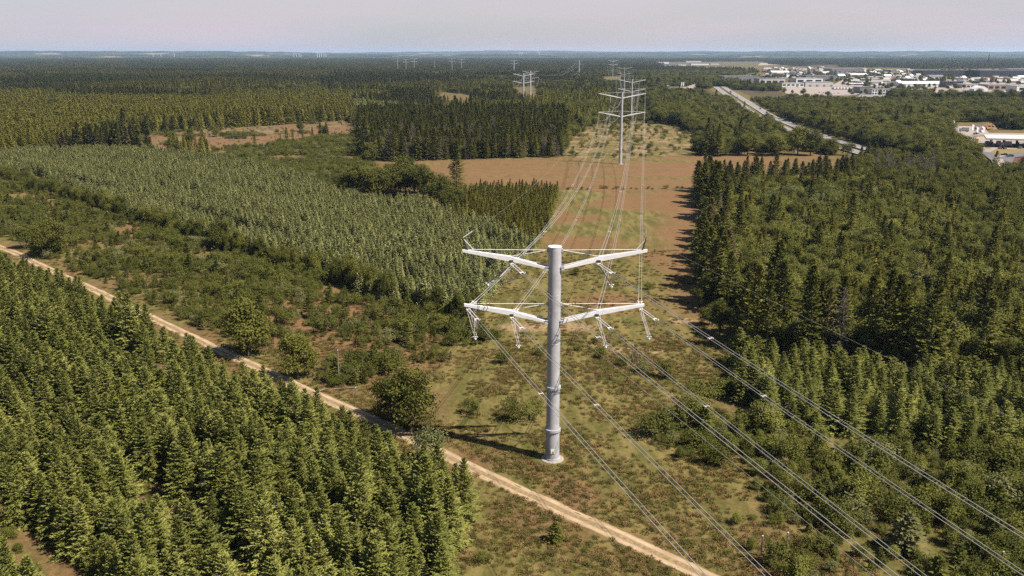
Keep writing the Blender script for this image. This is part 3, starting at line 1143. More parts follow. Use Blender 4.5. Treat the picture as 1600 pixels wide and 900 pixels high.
def grid(x0, x1, y0, y1, d, j=0.4):
    Xg, Yg = np.meshgrid(np.arange(x0, x1, d), np.arange(y0, y1, d))
    Xg = Xg + (np.arange(Xg.shape[0]) % 2)[:, None] * d * 0.5
    return (Xg + rng.uniform(-j, j, Xg.shape) * d).ravel(), (Yg + rng.uniform(-j, j, Yg.shape) * d).ravel()


def within(x, y, poly):
    q = inpoly(x, y, poly)
    return x[q], y[q]


def line_dist(x, y):
    return polydist(x, y, LINE)


# ------------------------------------------------------------------ plantation in the foreground
x, y = rows(-380, 10, 8, 79, 2.15, 3.3, 0.6, 0.33)
t, s = (x + y) * S2, (x - y) * S2
edge = -9 + 6 * (fbm(y, y * 0, 14, 401, 2) - 0.5)
keep = (x < edge) & (y > 45)
ride = (np.abs(t - 47.0 - 2.0 * (fbm(s, s * 0, 40, 403, 2) - 0.5)) < 3.2)
keep &= ~(ride & (fbm(s, t, 14, 415, 2) > 0.27))
keep &= ~((np.abs(t - 29.0) < 2.6) & (fbm(s, s * 0, 30, 411, 2) > 0.45))
keep &= ~((np.abs(t - 58.5) < 1.6) & (fbm(s, t, 18, 413, 2) > 0.5))
keep &= ~((np.abs(t - 67.8) < 3.1) & (fbm(s, s * 0, 30, 405, 2) > 0.46))
keep &= (fbm(x, y, 9, 407, 3) > 0.27) & (rng.random(len(x)) > 0.05)
x, y = x[keep], y[keep]
t = (x + y) * S2
hh = 9.2 + 3.4 * (fbm(x, y, 18, 409, 3) - 0.5) + rng.normal(0, 1.3, len(x))
hh = np.where(t > 72, hh - 0.9, hh)
hh = np.where(rng.random(len(x)) < 0.08, hh * 0.6, hh)
spread('spruce', x, y, np.clip(hh, 3.0, 13), 1.14 + rng.normal(0, 0.13, len(x)),
       one=('spruce_tree', 'young spruce in the plantation below the track', 'spruce tree', 'spruces of the foreground plantation'),
       rest=('spruce_plantation', 'rows of young spruces running on towards the far end of the sandy track', 'plantation'))

# low bushes in the lanes between the rows
sv = rng.uniform(-330, -60, 420)
tv = rng.choice([29.0, 47.0, 58.5, 67.8], 420) + rng.normal(0, 0.9, 420)
xl, yl = (sv + tv) * S2, (tv - sv) * S2
q_ = xl < -9
spread('shrub', xl[q_], yl[q_], rng.uniform(0.5, 2.0, q_.sum()), rng.uniform(0.9, 1.4, q_.sum()),
       one=('lane_bush', 'low bush in a lane of the foreground plantation', 'bush', 'bushes in the plantation lanes'))

# ------------------------------------------------------------------ pale plantation beyond the scrub
x, y = rows(-900, -150, 140, 300, 1.75, 3.3, 0.4, 0.25)
x, y = within(x, y, PALE)
s, t = (x - y) * S2, (x + y) * S2
keep = (fbm(x, y, 10, 421, 3) > 0.28)
gap = np.abs(((t - 150) % 23) - 11.5) < (3.4 * np.clip(fbm(s / 4, t, 26, 423, 3) * 4.0 - 1.6, 0, 1))
keep &= ~gap
x, y = x[keep], y[keep]
hh = 6.6 + 3.0 * (fbm(x, y, 30, 425, 3) - 0.5) + rng.normal(0, 0.7, len(x)) + 1.6 * (hash2(np.round((x + y) * S2 / 3.3), np.floor((x - y) * S2 / 70), 427) - 0.5)
spread('pale', x, y, np.clip(hh, 3, 11), 1.05 + rng.normal(0, 0.1, len(x)),
       one=('young_conifer', 'pale conifer in the plantation beyond the scrub', 'conifer', 'conifers of the pale plantation'),
       rest=('conifer_plantation', 'wide pale grey-green conifer plantation spreading between scrub and clear-cut', 'plantation'))

# young plantation at the foot of the tall wood on the right
x, y = rows(-210, 130, 100, 330, 2.7, 3.0, 0.7, 0.5)
x, y = within(x, y, RYOUNG)
keep = (fbm(x, y, 9, 431, 3) > 0.28)
x, y = x[keep], y[keep]
hh = 6.2 + 3.2 * (fbm(x, y, 16, 433, 3) - 0.5) + rng.normal(0, 1.2, len(x))
spread('spruce', x, y, np.clip(hh, 2.5, 10), 1.5 + rng.normal(0, 0.15, len(x)),
       one=('bushy_conifer', 'bushy young conifer below the tall right-hand wood', 'conifer', 'conifers of the young stand under the tall wood'),
       rest=('conifer_plantation', 'young conifer stand between tall wood and shrubs under the cables', 'plantation'))

# dark pines in the corner beside the open corridor
x, y = rows(-420, -150, 180, 330, 2.7, 2.9, 0.6, 0.5)
x, y = within(x, y, PINES)
hh = 6.6 + 2.6 * (fbm(x, y, 12, 441, 3) - 0.5) + rng.normal(0, 0.8, len(x))
spread('larch', x, y, np.clip(hh, 3, 11), 1.35 + rng.normal(0, 0.1, len(x)),
       one=('pine_tree', 'dark conifer in the stand beside brown field', 'conifer', 'dark conifers of the corner stand'),
       rest=('conifer_stand', 'dark green conifer stand between pale plantation and brown field', 'conifers'))

# ------------------------------------------------------------------ scrub strip between track and pale plantation
x, y = grid(-420, 20, 120, 620, 2.05)
t, s = (x + y) * S2, (x - y) * S2
dn = fbm(x, y, 16, 451, 4)
farleft = np.clip((-s - 230) / 150, 0, 1)
lim = 0.35 + 0.10 * farleft
vergec = np.clip((t - 94) / 8, 0, 1)
keep = (t > 93.5 + 5 * (fbm(s, s * 0, 10, 453, 2) - 0.3)) & (t < 145) & (s < -138 - 8 * fbm(t, t * 0, 8, 455, 2)) & (dn > lim - 0.06 * vergec)
keep &= rng.random(len(x)) < 0.85
xs, ys = x[keep], y[keep]
dn = dn[keep]
hh = 0.7 + 2.6 * np.clip(dn - 0.42, 0, 0.5) * 2 + rng.gamma(1.2, 0.75, len(xs))
kind_pick = rng.random(len(xs))
a = kind_pick < 0.72
spread('shrub', xs[a], ys[a], np.clip(hh[a], 0.6, 4.8), rng.uniform(0.75, 1.15, a.sum()),
       one=('shrub', 'leafy shrub in the scrub above the track', 'shrub', 'shrubs of the scrub strip'),
       rest=('scrub', 'low green scrub thinning out on rusty ground along the sandy track', 'scrub'))
b_ = ~a
spread('sapling', xs[b_], ys[b_], np.clip(hh[b_] * 1.15, 1, 5.5), rng.uniform(0.9, 1.4, b_.sum()),
       one=('sapling', 'pointed sapling in the scrub above the track', 'sapling', 'saplings of the scrub strip'),
       rest=('sapling_scrub', 'scattered saplings at the far end of the scrub strip', 'scrub'))
# leafy fringe along the lower edge of the pale plantation
sv = np.arange(-640, -158, 2.3)
t = 143.5 + rng.normal(0, 1.3, len(sv)) + 3 * (fbm(sv, sv * 0, 20, 461, 2) - 0.5)
xf, yf = (sv + t) * S2, (t - sv) * S2
spread('broad', xf, yf, rng.uniform(4.5, 9.0, len(sv)), rng.uniform(0.55, 0.85, len(sv)),
       one=('edge_tree', 'dark leafy tree edging the pale plantation', 'tree', 'edge trees of the pale plantation'),
       rest=('edge_trees', 'distant dark trees fringing the pale plantation', 'trees'), limit=220)

# ------------------------------------------------------------------ shrubs under the cables on the right
x, y = grid(10, 190, 85, 200, 2.3)
x, y = within(x, y, RSHRUB)
t, s = (x + y) * S2, (x - y) * S2
dn = fbm(x, y, 11, 471, 4)
keep = (dn > 0.33) & ~((np.abs(y - 143 - 0.10 * (x - 60)) < 1.2) & (dn < 0.6))
x, y, dn = x[keep], y[keep], dn[keep]
hh = 0.8 + 5.2 * np.clip(dn - 0.38, 0, 0.5) + rng.gamma(1.2, 0.75, len(x))
g_ = rng.random(len(x))
ov = g_ > 0.86
spread('olive', x[ov], y[ov], np.clip(hh[ov] * 1.5, 2, 6.5), rng.uniform(0.9, 1.3, ov.sum()),
       one=('olive_tree', 'olive leafy tree in the thicket under the cables', 'tree', 'olive trees of the thicket'))
a = g_ < 0.7
spread('shrub', x[a], y[a], np.clip(hh[a], 0.7, 5.2), rng.uniform(0.75, 1.15, a.sum()),
       one=('thicket_bush', 'green shrub in the thicket under the cables', 'shrub', 'shrubs of the thicket under the cables'),
       rest=('thicket', 'dense thicket of shrubs beneath the sagging cables on the right', 'thicket'))
b_ = ~a & ~ov
spread('sapling', x[b_], y[b_], np.clip(hh[b_] * 1.3, 1.2, 6), rng.uniform(1.0, 1.5, b_.sum()),
       one=('young_tree', 'young tree in the thicket under the cables', 'sapling', 'young trees of the thicket under the cables'),
       rest=('sapling_scrub', 'young trees mixed through the thicket beneath the right-hand cables', 'scrub'))

# ------------------------------------------------------------------ the tall wood on the right
x, y = grid(30, 430, 170, 600, 2.9)
x, y = within(x, y, RWOOD)
dn = fbm(x, y, 30, 481, 3)
front = np.zeros(len(x), bool)
fr = [G(*q)[:2] for q in ((1098, 482), (1170, 535), (1290, 566), (1420, 583), (1900, 640))]
dfront = polydist(x, y, fr)
dleft = polydist(x, y, [G(*q)[:2] for q in ((1098, 482), (1086, 400), (1102, 345), (1086, 300))])
dback = polydist(x, y, [G(*q)[:2] for q in ((1086, 300), (1130, 288), (1300, 288))])
u, w, d = proj(np.stack([x, y, 0 * x], -1))
tallz = ((dfront < 14) & (rng.random(len(x)) < 0.08)) | ((dleft < 9) & (rng.random(len(x)) < 0.28)) | ((dback < 16) & (rng.random(len(x)) < 0.4)) | (rng.random(len(x)) < 0.025)
keep = rng.random(len(x)) < np.where(tallz, 0.8, 0.80)
keep &= ~((dfront < 4) & (rng.random(len(x)) < 0.4))
x, y, u, w, dn, tallz, dfront, dleft, dback = [q[keep] for q in (x, y, u, w, dn, tallz, dfront, dleft, dback)]
tall_h = np.where(dfront < 16, 17.5, np.where(dleft < 9, 15.5, 12.5)) + rng.normal(0, 2.4, len(x))
mix_ = rng.random(len(x))
wood_r = (y > 330) & (x > 180)                      # broadleaf wood towards the filling station
broad = ~tallz & ((mix_ < 0.28) | (wood_r & (mix_ < 0.85)))
larch = ~tallz & ~broad & (mix_ > 0.80)
olive = ~tallz & ~broad & ~larch
ts = tallz.copy()
dead = ts & (rng.random(len(x)) < 0.03)
ts &= ~dead
spread('tall', x[ts], y[ts], np.clip(tall_h[ts], 7, 21), rng.uniform(1.05, 1.5, ts.sum()),
       one=('tall_spruce', 'dark spruce on the rim of right-hand wood', 'spruce tree', 'tall spruces of the right-hand wood'),
       rest=('spruce_wood', 'further dark spruces inside the right-hand wood', 'wood'))
lh = 7.6 + 5 * (dn - 0.5) + rng.normal(0, 1.9, len(x))
spread('larch', x[larch], y[larch], np.clip(lh[larch], 3, 14), rng.uniform(1.15, 1.7, larch.sum()),
       one=('larch_tree', 'olive conifer inside the right-hand wood', 'conifer', 'olive conifers of the right-hand wood'),
       rest=('conifer_wood', 'olive conifers spread through the far half of the right-hand wood', 'wood'), limit=220)
bh = 6.2 + 4 * (dn - 0.5) + rng.normal(0, 1.4, len(x)) + np.where(wood_r, 2.0, 0)
spread('broad', x[broad], y[broad], np.clip(bh[broad], 3, 13), rng.uniform(0.62, 0.9, broad.sum()),
       one=('wood_tree', 'leafy tree inside the right-hand wood', 'tree', 'broadleaf trees of the right-hand wood'),
       rest=('broadleaf_wood', 'broadleaf trees filling the right-hand wood towards the filling station', 'wood'), limit=260)
spread('olive', x[olive], y[olive], np.clip(bh[olive], 3, 12), rng.uniform(0.9, 1.35, olive.sum()),
       one=('olive_tree', 'olive rounded tree inside the right-hand wood', 'tree', 'olive trees of the right-hand wood'),
       rest=('olive_wood', 'olive rounded trees spread through the right-hand wood', 'wood'), limit=260)
spread('dead', x[dead], y[dead], np.clip(tall_h[dead], 10, 20), rng.uniform(0.9, 1.2, dead.sum()),
       one=('dead_spruce', 'dead grey spruce in the right-hand wood', 'dead tree', 'dead spruces of the right-hand wood'))
for j in range(22):
    gx_, gy_ = G(rng.uniform(1365, 1455), rng.uniform(276, 300))[:2]
    plant_one('dead', 'dead_spruce', gx_, gy_, rng.uniform(11, 16), 'withered brownish spruce at the back of right-hand wood', 'dead tree', 'withered spruces at the back of the right-hand wood', wide=1.3)
for (px, py, h) in ((1250, 318, 6.5), (1290, 322, 6), (1330, 318, 6.5), (1210, 326, 6), (1365, 322, 6), (1225, 312, 5.5), (1310, 312, 6), (1270, 330, 5.5)):
    for q in range(3):
        gx_, gy_ = G(px + 14 * q - 14, py + rng.uniform(-5, 5))[:2]
        plant_one('grey', 'willow_bush', gx_, gy_, h * rng.uniform(0.9, 1.3), 'grey-green willow bush amid the right-hand wood', 'bush', 'grey willows in the right-hand wood', wide=1.1)

# ------------------------------------------------------------------ block of tall spruces behind the brown field
x, y = grid(-150, 60, 540, 900, 4.2)
x, y = within(x, y, TALLBLOCK)
keep = rng.random(len(x)) < 0.85
x, y = x[keep], y[keep]
dn = fbm(x, y, 30, 491, 3)
hh = 15.5 + 8 * (dn - 0.5) + rng.normal(0, 2.8, len(x))
u_ = rng.random(len(x))
br = u_ < 0.16
dd = (u_ > 0.84) & (y < 680)
tl = ~br & ~dd
spread('tall', x[tl], y[tl], np.clip(hh[tl], 7, 26), rng.uniform(0.95, 1.4, tl.sum()),
       one=('dark_spruce', 'dark spruce behind the brown field', 'spruce tree', 'tall spruces behind the brown field'),
       rest=('spruce_wood', 'deeper rows of dark spruces behind the brown field', 'wood'), limit=200)
spread('dead', x[dd], y[dd], np.clip(hh[dd] * 0.9, 8, 20), rng.uniform(1.1, 1.6, dd.sum()),
       one=('dead_spruce', 'withered brown spruce behind the brown field', 'dead tree', 'withered spruces behind the brown field'))
spread('broad', x[br], y[br], np.clip(hh[br] * 0.7, 5, 15), rng.uniform(0.7, 1.0, br.sum()),
       one=('broadleaf_tree', 'leafy tree in the wood behind brown field', 'tree', 'broadleaf trees behind the brown field'), limit=80)

# ------------------------------------------------------------------ yellow-green plantation in the upper left, low regrowth and clear-cut in front of it
x, y = rows(-1500, -350, -60, 850, 4.0, 3.6, 0.7, 0.5)
x, y = within(x, y, YELLOW)
keep = (y > 560) & (rng.random(len(x)) < 0.74)
x, y = x[keep], y[keep]
hh = 15 + 5 * (fbm(x, y, 60, 501, 3) - 0.5) + rng.normal(0, 1.6, len(x))
spread('yellow', x, y, np.clip(hh, 6, 21), rng.uniform(1.1, 1.5, len(x)),
       one=('plantation_larch', 'yellow-green conifer beyond the orange clear-cut', 'conifer', 'yellow-green conifers beyond the clear-cut'),
       rest=('conifer_plantation', 'yellow-green conifer plantation rising beyond the orange clear-cut', 'plantation'), limit=160, parts=False)
x, y = grid(-420, -60, 400, 900, 3.0)
incl = inpoly(x, y, CLEAR)
keep = inpoly(x, y, REGEN) | (incl & (fbm(x / 3, y, 12, 513, 3) > 0.66))
x, y = x[keep], y[keep]
keep = fbm(x, y, 20, 511, 3) > 0.36
x, y = x[keep], y[keep]
spread('shrub', x, y, np.clip(1.6 + rng.gamma(2, 0.55, len(x)), 1.2, 5), rng.uniform(0.9, 1.3, len(x)),
       one=('regrowth_bush', 'regrowth bush between plantation and clear-cut', 'shrub', 'regrowth bushes by the clear-cut'),
       rest=('regrowth', 'low green regrowth between clear-cut and brown field', 'scrub'), limit=150)
x, y = grid(-420, -60, 600, 900, 6.5)
x, y = within(x, y, CLEAR)
keep = rng.random(len(x)) < 0.5
x, y = x[keep], y[keep]
spread('sapling', x, y, rng.uniform(0.6, 1.8, len(x)), rng.uniform(1.2, 1.8, len(x)),
       one=('clearing_sapling', 'sapling on the orange clear-cut', 'sapling', 'saplings on the clear-cut'), limit=100, parts=False)

# meadow with scattered bushes behind the second pylon
x, y = grid(40, 260, 560, 900, 7.5)
x, y = within(x, y, MEADOW)
dn = fbm(x, y, 28, 521, 3)
keep = rng.random(len(x)) < 0.20 + 0.8 * np.clip(dn - 0.42, 0, 1) * 1.6
x, y = x[keep], y[keep]
spread('shrub', x, y, 1.2 + rng.gamma(2, 0.75, len(x)), rng.uniform(0.9, 1.4, len(x)),
       one=('meadow_bush', 'bush on the meadow behind second pylon', 'shrub', 'bushes on the pale meadow'))

# ------------------------------------------------------------------ forest over the rest of the plain
OPEN = [FIELD, CORR, MEADOW, CLEAR, REGEN, PALE, PINES, TALLBLOCK, YELLOW, RWOOD, RYOUNG, RSHRUB, GAS, BROWN_OPEN, BROWN_OPEN2, STRIP_OPEN, REST, LOT, TOWN]


def free(x, y, mw=16):
    q = np.ones(len(x), bool)
    for pl in OPEN:
        q &= ~inpoly(x, y, pl)
    q &= polydist(x, y, MOTOR) > mw + 4 * (fbm(x, y, 30, 531, 2) - 0.3)
    return q


x, y = grid(-1000, 1000, 430, 1320, 5.2)
u, w, d = proj(np.stack([x, y, 0 * x], -1))
keep = free(x, y) & (u > -170) & (u < 1770)
t = (x + y) * S2
keep &= ~((x < 245) & (y < 590))
x, y, u, w, d = [q[keep] for q in (x, y, u, w, d)]
ld = line_dist(x, y)
dn, dn2 = fbm(x, y, 120, 541, 3), fbm(x, y, 45, 545, 3)
bs, bt = (x - y) * S2 / 150 + 0.6 * dn, (x + y) * S2 / 95 + 0.6 * dn2        # forest compartments
bi, bj = np.floor(bs), np.floor(bt)
st_h, st_k = hash2(bi, bj, 901), hash2(bi, bj, 907)
ride_ = (np.abs(bs - bi - 0.5) > 0.475) | (np.abs(bt - bj - 0.5) > 0.47)
east = x - (-130 + 0.2 * y)                     # to the right of this line the woods are broadleaf
pb = np.clip(0.5 + east / 120, 0.06, 0.97) + 0.5 * (dn2 - 0.5)
isb = rng.random(len(x)) < pb
low = (ld < 26) | (polydist(x, y, [at(818, 115, 1213)[:2], at(829, 111, 1480)[:2], at(905, 94, 2600)[:2]]) < 24)
hb = 9.5 + 4 * (dn - 0.5) + rng.normal(0, 1.6, len(x))
hb = np.where((x > 100) & (x < 240) & (y < 760), hb * 0.8, hb)
hc = 8.5 + 10.5 * st_h + 5 * (dn2 - 0.5) + rng.normal(0, 2.9, len(x))
hb, hc = np.where(low, hb * 0.4, hb), np.where(low, hc * 0.3, hc)
# keep the motorway in sight from the left side
ml = np.array([np.interp(yy, [q[1] for q in MOTOR[::-1]], [q[0] for q in MOTOR[::-1]]) for yy in y])
leftside = (x < ml) & (x > ml - 70)
hb = np.where(leftside & (y > 640), hb * 0.74, hb)
hb = np.where((x > ml) & (y > 900), hb * np.clip(1.0 - (y - 900) / 700, 0.5, 1), hb)
hc = np.where((x > ml) & (y > 900), hc * 0.5, hc)
hc = np.where(leftside, hc * 0.6, hc)
tc_ = ~isb
bright = tc_ & (st_k < 0.36) & ~ride_
palec = tc_ & (st_k > 0.80) & ~ride_
darkc = tc_ & ~bright & ~palec & ~ride_
isb &= rng.random(len(x)) < 0.62
spread('broad', x[isb], y[isb], np.clip(hb[isb] * rng.uniform(0.75, 1.3, isb.sum()), 2.5, 16), rng.uniform(1.0, 1.5, isb.sum()),
       one=('roadside_tree', 'leafy tree in the woods beside motorway', 'tree', 'broadleaf trees beside the motorway'),
       rest=('broadleaf_wood', 'broadleaf woods spreading along the motorway towards the town', 'wood'), limit=220, parts=False)
spread('yellow', x[bright], y[bright], np.clip(hc[bright], 4, 22), rng.uniform(1.0, 1.3, bright.sum()),
       rest=('conifer_wood', 'lighter conifer stands in the forest beyond the plantations', 'wood'))
spread('pale', x[palec], y[palec], np.clip(hc[palec] * 0.75, 4, 14), rng.uniform(1.2, 1.6, palec.sum()),
       rest=('conifer_wood', 'pale young conifer stands set into the middle forest', 'wood'))
spread('far', x[darkc], y[darkc], np.clip(hc[darkc], 4, 25), rng.uniform(1.0, 1.3, darkc.sum()),
       one=('forest_spruce', 'dark spruce in the forest beyond the plantations', 'spruce tree', 'dark spruces of the middle forest'),
       rest=('spruce_wood', 'dark spruce forest stretching towards the plain', 'wood'), limit=150, parts=False)

x, y = grid(-2100, 2100, 1320, 3000, 8.6)
u, w, d = proj(np.stack([x, y, 0 * x], -1))
keep = free(x, y, 19) & (u > -120) & (u < 1720)
x, y = x[keep], y[keep]
dn, dn2 = fbm(x, y, 260, 551, 4), fbm(x, y, 90, 555, 3)
keep = dn < 0.66
x, y, dn, dn2 = [q[keep] for q in (x, y, dn, dn2)]
low = line_dist(x, y) < 26
bs, bt = (x - y) * S2 / 330 + 0.8 * dn, (x + y) * S2 / 210 + 0.8 * dn2
bi, bj = np.floor(bs), np.floor(bt)
st_h, st_k = hash2(bi, bj, 911), hash2(bi, bj, 917)
isb = rng.random(len(x)) < np.clip(0.5 + (x - 0.1 * y) / 300, 0.1, 0.9)
hh = np.where(isb, 10, 8.5 + 9 * st_h) + 6 * (dn2 - 0.5) + rng.normal(0, 1.8, len(x))
hh = np.where(low, hh * 0.4, hh)
isl = ~isb & (st_k < 0.42)
isf = ~isb & ~isl
spread('larch', x[isl], y[isl], np.clip(hh[isl], 3, 20), rng.uniform(1.5, 2.0, isl.sum()),
       rest=('forest', 'distant lighter conifer stands in the plain forest', 'forest'))
spread('broad', x[isb], y[isb], np.clip(hh[isb] * rng.uniform(0.7, 1.25, isb.sum()), 3, 16), rng.uniform(1.3, 1.9, isb.sum()),
       rest=('broadleaf_wood', 'distant broadleaf woods around the town and motorway', 'wood'))
spread('far', x[isf], y[isf], np.clip(hh[isf], 3, 22), rng.uniform(1.4, 1.9, isf.sum()),
       rest=('forest', 'distant dark conifer forest covering the plain', 'forest'))
x, y = grid(-7000, 7000, 3000, 9300, 62)
u, w, d = proj(np.stack([x, y, 0 * x], -1))
keep = (u > -120) & (u < 1720) & ~inpoly(x, y, TOWN) & (fbm(x / 2.5, y, 420, 561, 4) < 0.60)
x, y = x[keep], y[keep]
spread('patch', x, y, rng.uniform(10, 17, len(x)), rng.uniform(0.9, 1.2, len(x)), sink=0.0, tilt=0.0,
       rest=('forest', 'forest fading into blue haze towards the horizon', 'forest'))

# trees scattered through the town
x, y = grid(300, 2200, 1280, 3400, 26)
x, y = within(x, y, TOWN)
keep = (~inpoly(x, y, LOT)) & (rng.random(len(x)) < 0.55) & ((fbm(x, y, 160, 571, 3) > 0.44) | (x < 0.24 * y)) & (polydist(x, y, MOTOR) > 26)
x, y = x[keep], y[keep]
spread('broad', x, y, rng.uniform(6, 12, len(x)), rng.uniform(0.9, 1.3, len(x)),
       one=('town_tree', 'dark tree between the pale town halls', 'tree', 'trees between the town halls'),
       rest=('broadleaf_wood', 'small dark groves between the town buildings', 'wood'), limit=80, parts=False)

# ------------------------------------------------------------------ trees that stand out one by one
SPECIAL = [
    ('broad', 76, 402, 11.5, 0.85, 2, 'broadleaf_tree', 'tall dark broadleaf tree beside the far end of the sandy track', 'tree'),
    ('broad', 42, 388, 7.5, 1.05, 0, 'broadleaf_tree', 'low wide dark tree next to the tallest tree by the far track', 'tree'),
    ('broad', 388, 556, 12.0, 0.95, 1, 'broadleaf_tree', 'tall dark oak-like tree standing alone in the scrub above the track', 'tree'),
    ('broad', 466, 592, 9.0, 0.9, 3, 'broadleaf_tree', 'yellowish broadleaf tree near the lone wooden post by the track', 'tree'),
    ('broad', 345, 392, 10.5, 0.75, 4, 'broadleaf_tree', 'dark tree rising above the lower edge of the pale plantation', 'tree'),
    ('broad', 642, 676, 11.0, 0.85, 5, 'broadleaf_tree', 'large dark tree where the track disappears behind the plantation', 'tree'),
    ('broad', 612, 655, 7.0, 0.9, 2, 'broadleaf_tree', 'smaller broadleaf tree just behind the large dark track-side tree', 'tree'),
    ('grey', 672, 722, 6.2, 0.85, 0, 'round_bush', 'dense rounded bush at the corner of the plantation by the track', 'bush'),
    ('broad', 560, 304, 13.0, 1.0, 0, 'broadleaf_tree', 'leftmost big tree of the dark row before the brown field', 'tree'),
    ('broad', 598, 308, 13.0, 0.95, 2, 'broadleaf_tree', 'second tree from the left in the dark row before the brown field', 'tree'),
    ('broad', 634, 305, 17.0, 0.9, 3, 'broadleaf_tree', 'tallest round tree of the dark row before the brown field', 'tree'),
    ('broad', 662, 312, 14.5, 0.85, 4, 'broadleaf_tree', 'dark tree between the tallest round tree and the lone conifer', 'tree'),
    ('broad', 690, 326, 14.0, 0.8, 5, 'broadleaf_tree', 'dark tree just in front of the lone tall conifer', 'tree'),
    ('tall', 714, 300, 25, 1.15, 2, 'spruce_tree', 'lone tall dark conifer standing above the pines at the field corner', 'spruce tree'),
    ('broad', 298, 233, 12.5, 0.75, 1, 'broadleaf_tree', 'single dark round tree on the orange clear-cut', 'tree'),
    ('broad', 338, 214, 6.5, 1.0, 2, 'broadleaf_tree', 'small round tree on the clear-cut right of the single dark tree', 'tree'),
    ('broad', 505, 213, 8.0, 1.0, 3, 'broadleaf_tree', 'dark tree at the right end of the orange clear-cut', 'tree'),
    ('tall', 1130, 290, 13.5, 1.3, 2, 'spruce_tree', 'dark pointed conifer at the field corner of the right-hand wood', 'spruce tree'),
    ('tall', 1105, 243, 25.0, 1.1, 0, 'spruce_tree', 'tall dark conifer on the far side of the brown field, left one', 'spruce tree'),
    ('tall', 1122, 244, 21.0, 1.2, 3, 'spruce_tree', 'tall dark conifer on the far side of the brown field, right one', 'spruce tree'),
    ('tall', 1112, 241, 19.0, 1.2, 2, 'spruce_tree', 'shorter conifer between the two tall ones beyond the brown field', 'spruce tree'),
    ('broad', 1168, 243, 13.0, 1.1, 0, 'broadleaf_tree', 'round tree beyond the brown field, beside the tall conifers', 'tree'),
    ('broad', 1212, 243, 14.5, 1.1, 2, 'broadleaf_tree', 'yellow-green round tree in the middle of the row beyond the brown field', 'tree'),
    ('broad', 1246, 242, 18.0, 1.0, 4, 'broadleaf_tree', 'largest dark tree of the row beyond the brown field', 'tree'),
    ('broad', 1266, 243, 15.5, 1.0, 5, 'broadleaf_tree', 'brownish round tree right of the largest tree beyond the brown field', 'tree'),
    ('broad', 1300, 241, 10.0, 1.1, 1, 'broadleaf_tree', 'low tree at the right end of the row beyond the brown field', 'tree'),
    ('broad', 1140, 242, 8.0, 1.1, 3, 'broadleaf_tree', 'low round tree at the foot of the tall conifers beyond the field', 'tree'),
    ('shrub', 735, 648, 3.6, 0.8, 0, 'bush', 'upright small bush left of the pair beside the big pylon', 'bush'),
    ('shrub', 800, 658, 4.2, 1.0, 1, 'bush', 'left bush of the dark pair beside the big pylon', 'bush'),
    ('shrub', 829, 655, 4.0, 0.95, 2, 'bush', 'right bush of the dark pair beside the big pylon', 'bush'),
    ('shrub', 787, 568, 3.0, 1.2, 3, 'bush', 'bush on the grass behind and left of the big pylon', 'bush'),
    ('sapling', 868, 848, 3.2, 1.6, 0, 'sapling', 'small dark sapling on the grass right of the track in front', 'sapling'),
    ('shrub', 752, 880, 1.6, 1.2, 4, 'bush', 'low bush near the bottom edge beside the plantation corner', 'bush'),
    ('shrub', 940, 560, 2.7, 1.1, 5, 'bush', 'leftmost bush of the short row right behind the big pylon', 'bush'),
    ('shrub', 972, 572, 2.4, 1.1, 6, 'bush', 'second bush of the short row right behind the big pylon', 'bush'),
    ('shrub', 1004, 582, 3.0, 1.1, 0, 'bush', 'third bush of the short row right behind the big pylon', 'bush'),
    ('shrub', 1040, 590, 3.9, 1.05, 1, 'bush', 'largest bush of the short row right behind the big pylon', 'bush'),
    ('shrub', 1098, 628, 4.8, 1.0, 2, 'bush', 'tall bush beside the young conifers under the right cables', 'bush'),
    ('shrub', 1128, 618, 4.2, 1.1, 3, 'bush', 'bush touching the corner of the young conifer stand', 'bush'),
    ('broad', 1092, 478, 5.0, 0.9, 0, 'broadleaf_tree', 'small round tree out on the grass before the right-hand wood', 'tree'),
    ('broad', 1125, 520, 7.5, 0.85, 1, 'broadleaf_tree', 'bushy tree at the near left corner of the right-hand wood', 'tree'),
    ('broad', 1108, 508, 5.0, 0.9, 2, 'broadleaf_tree', 'low tree left of the bushy corner tree of the right-hand wood', 'tree'),
    ('shrub', 1013, 452, 2.2, 1.2, 4, 'bush', 'small bush behind the tip of the right lower crossarm', 'bush'),
    ('shrub', 900, 430, 2.6, 1.3, 5, 'bush', 'bush on the corridor behind the right upper crossarm', 'bush'),
    ('shrub', 930, 536, 1.6, 1.3, 6, 'bush', 'tiny bush beside the bare soil right of the mast', 'bush'),
    ('shrub', 907, 548, 1.8, 1.3, 0, 'bush', 'tiny dark bush close to the mast on its right', 'bush'),
    ('shrub', 842, 556, 2.0, 1.2, 1, 'bush', 'tiny bush close behind the mast on its left', 'bush'),
    ('broad', 470, 205, 8.0, 1.0, 4, 'broadleaf_tree', 'round dark tree in front of the yellow-green plantation', 'tree'),
    ('tall', 693, 172, 17.0, 1.0, 4, 'spruce_tree', 'solitary conifer on the brown opening behind the tall wood', 'spruce tree'),
    ('shrub', 1057, 664, 3.4, 1.1, 2, 'bush', 'first dark bush of the thicket nearest the big pylon', 'bush'),
    ('shrub', 1085, 700, 3.6, 1.2, 3, 'bush', 'broad dark bush at the tip of the thicket near the big pylon', 'bush'),
    ('shrub', 1050, 692, 2.4, 1.1, 4, 'bush', 'small round bush at the tip of the thicket near the big pylon', 'bush'),
    ('shrub', 1108, 722, 3.2, 1.2, 5, 'bush', 'bush on the lower edge of the thicket tip near the big pylon', 'bush'),
]
for (kk, px, py, h, wd, v, nm, lab, cat) in SPECIAL:
    gx_, gy_ = G(px, py)[:2]
    plant_one(kk, nm, gx_, gy_, h * (1.12 if kk == 'broad' else 1.0), lab, cat, v=v, wide=wd * (1.12 if kk == 'broad' else 1.0))
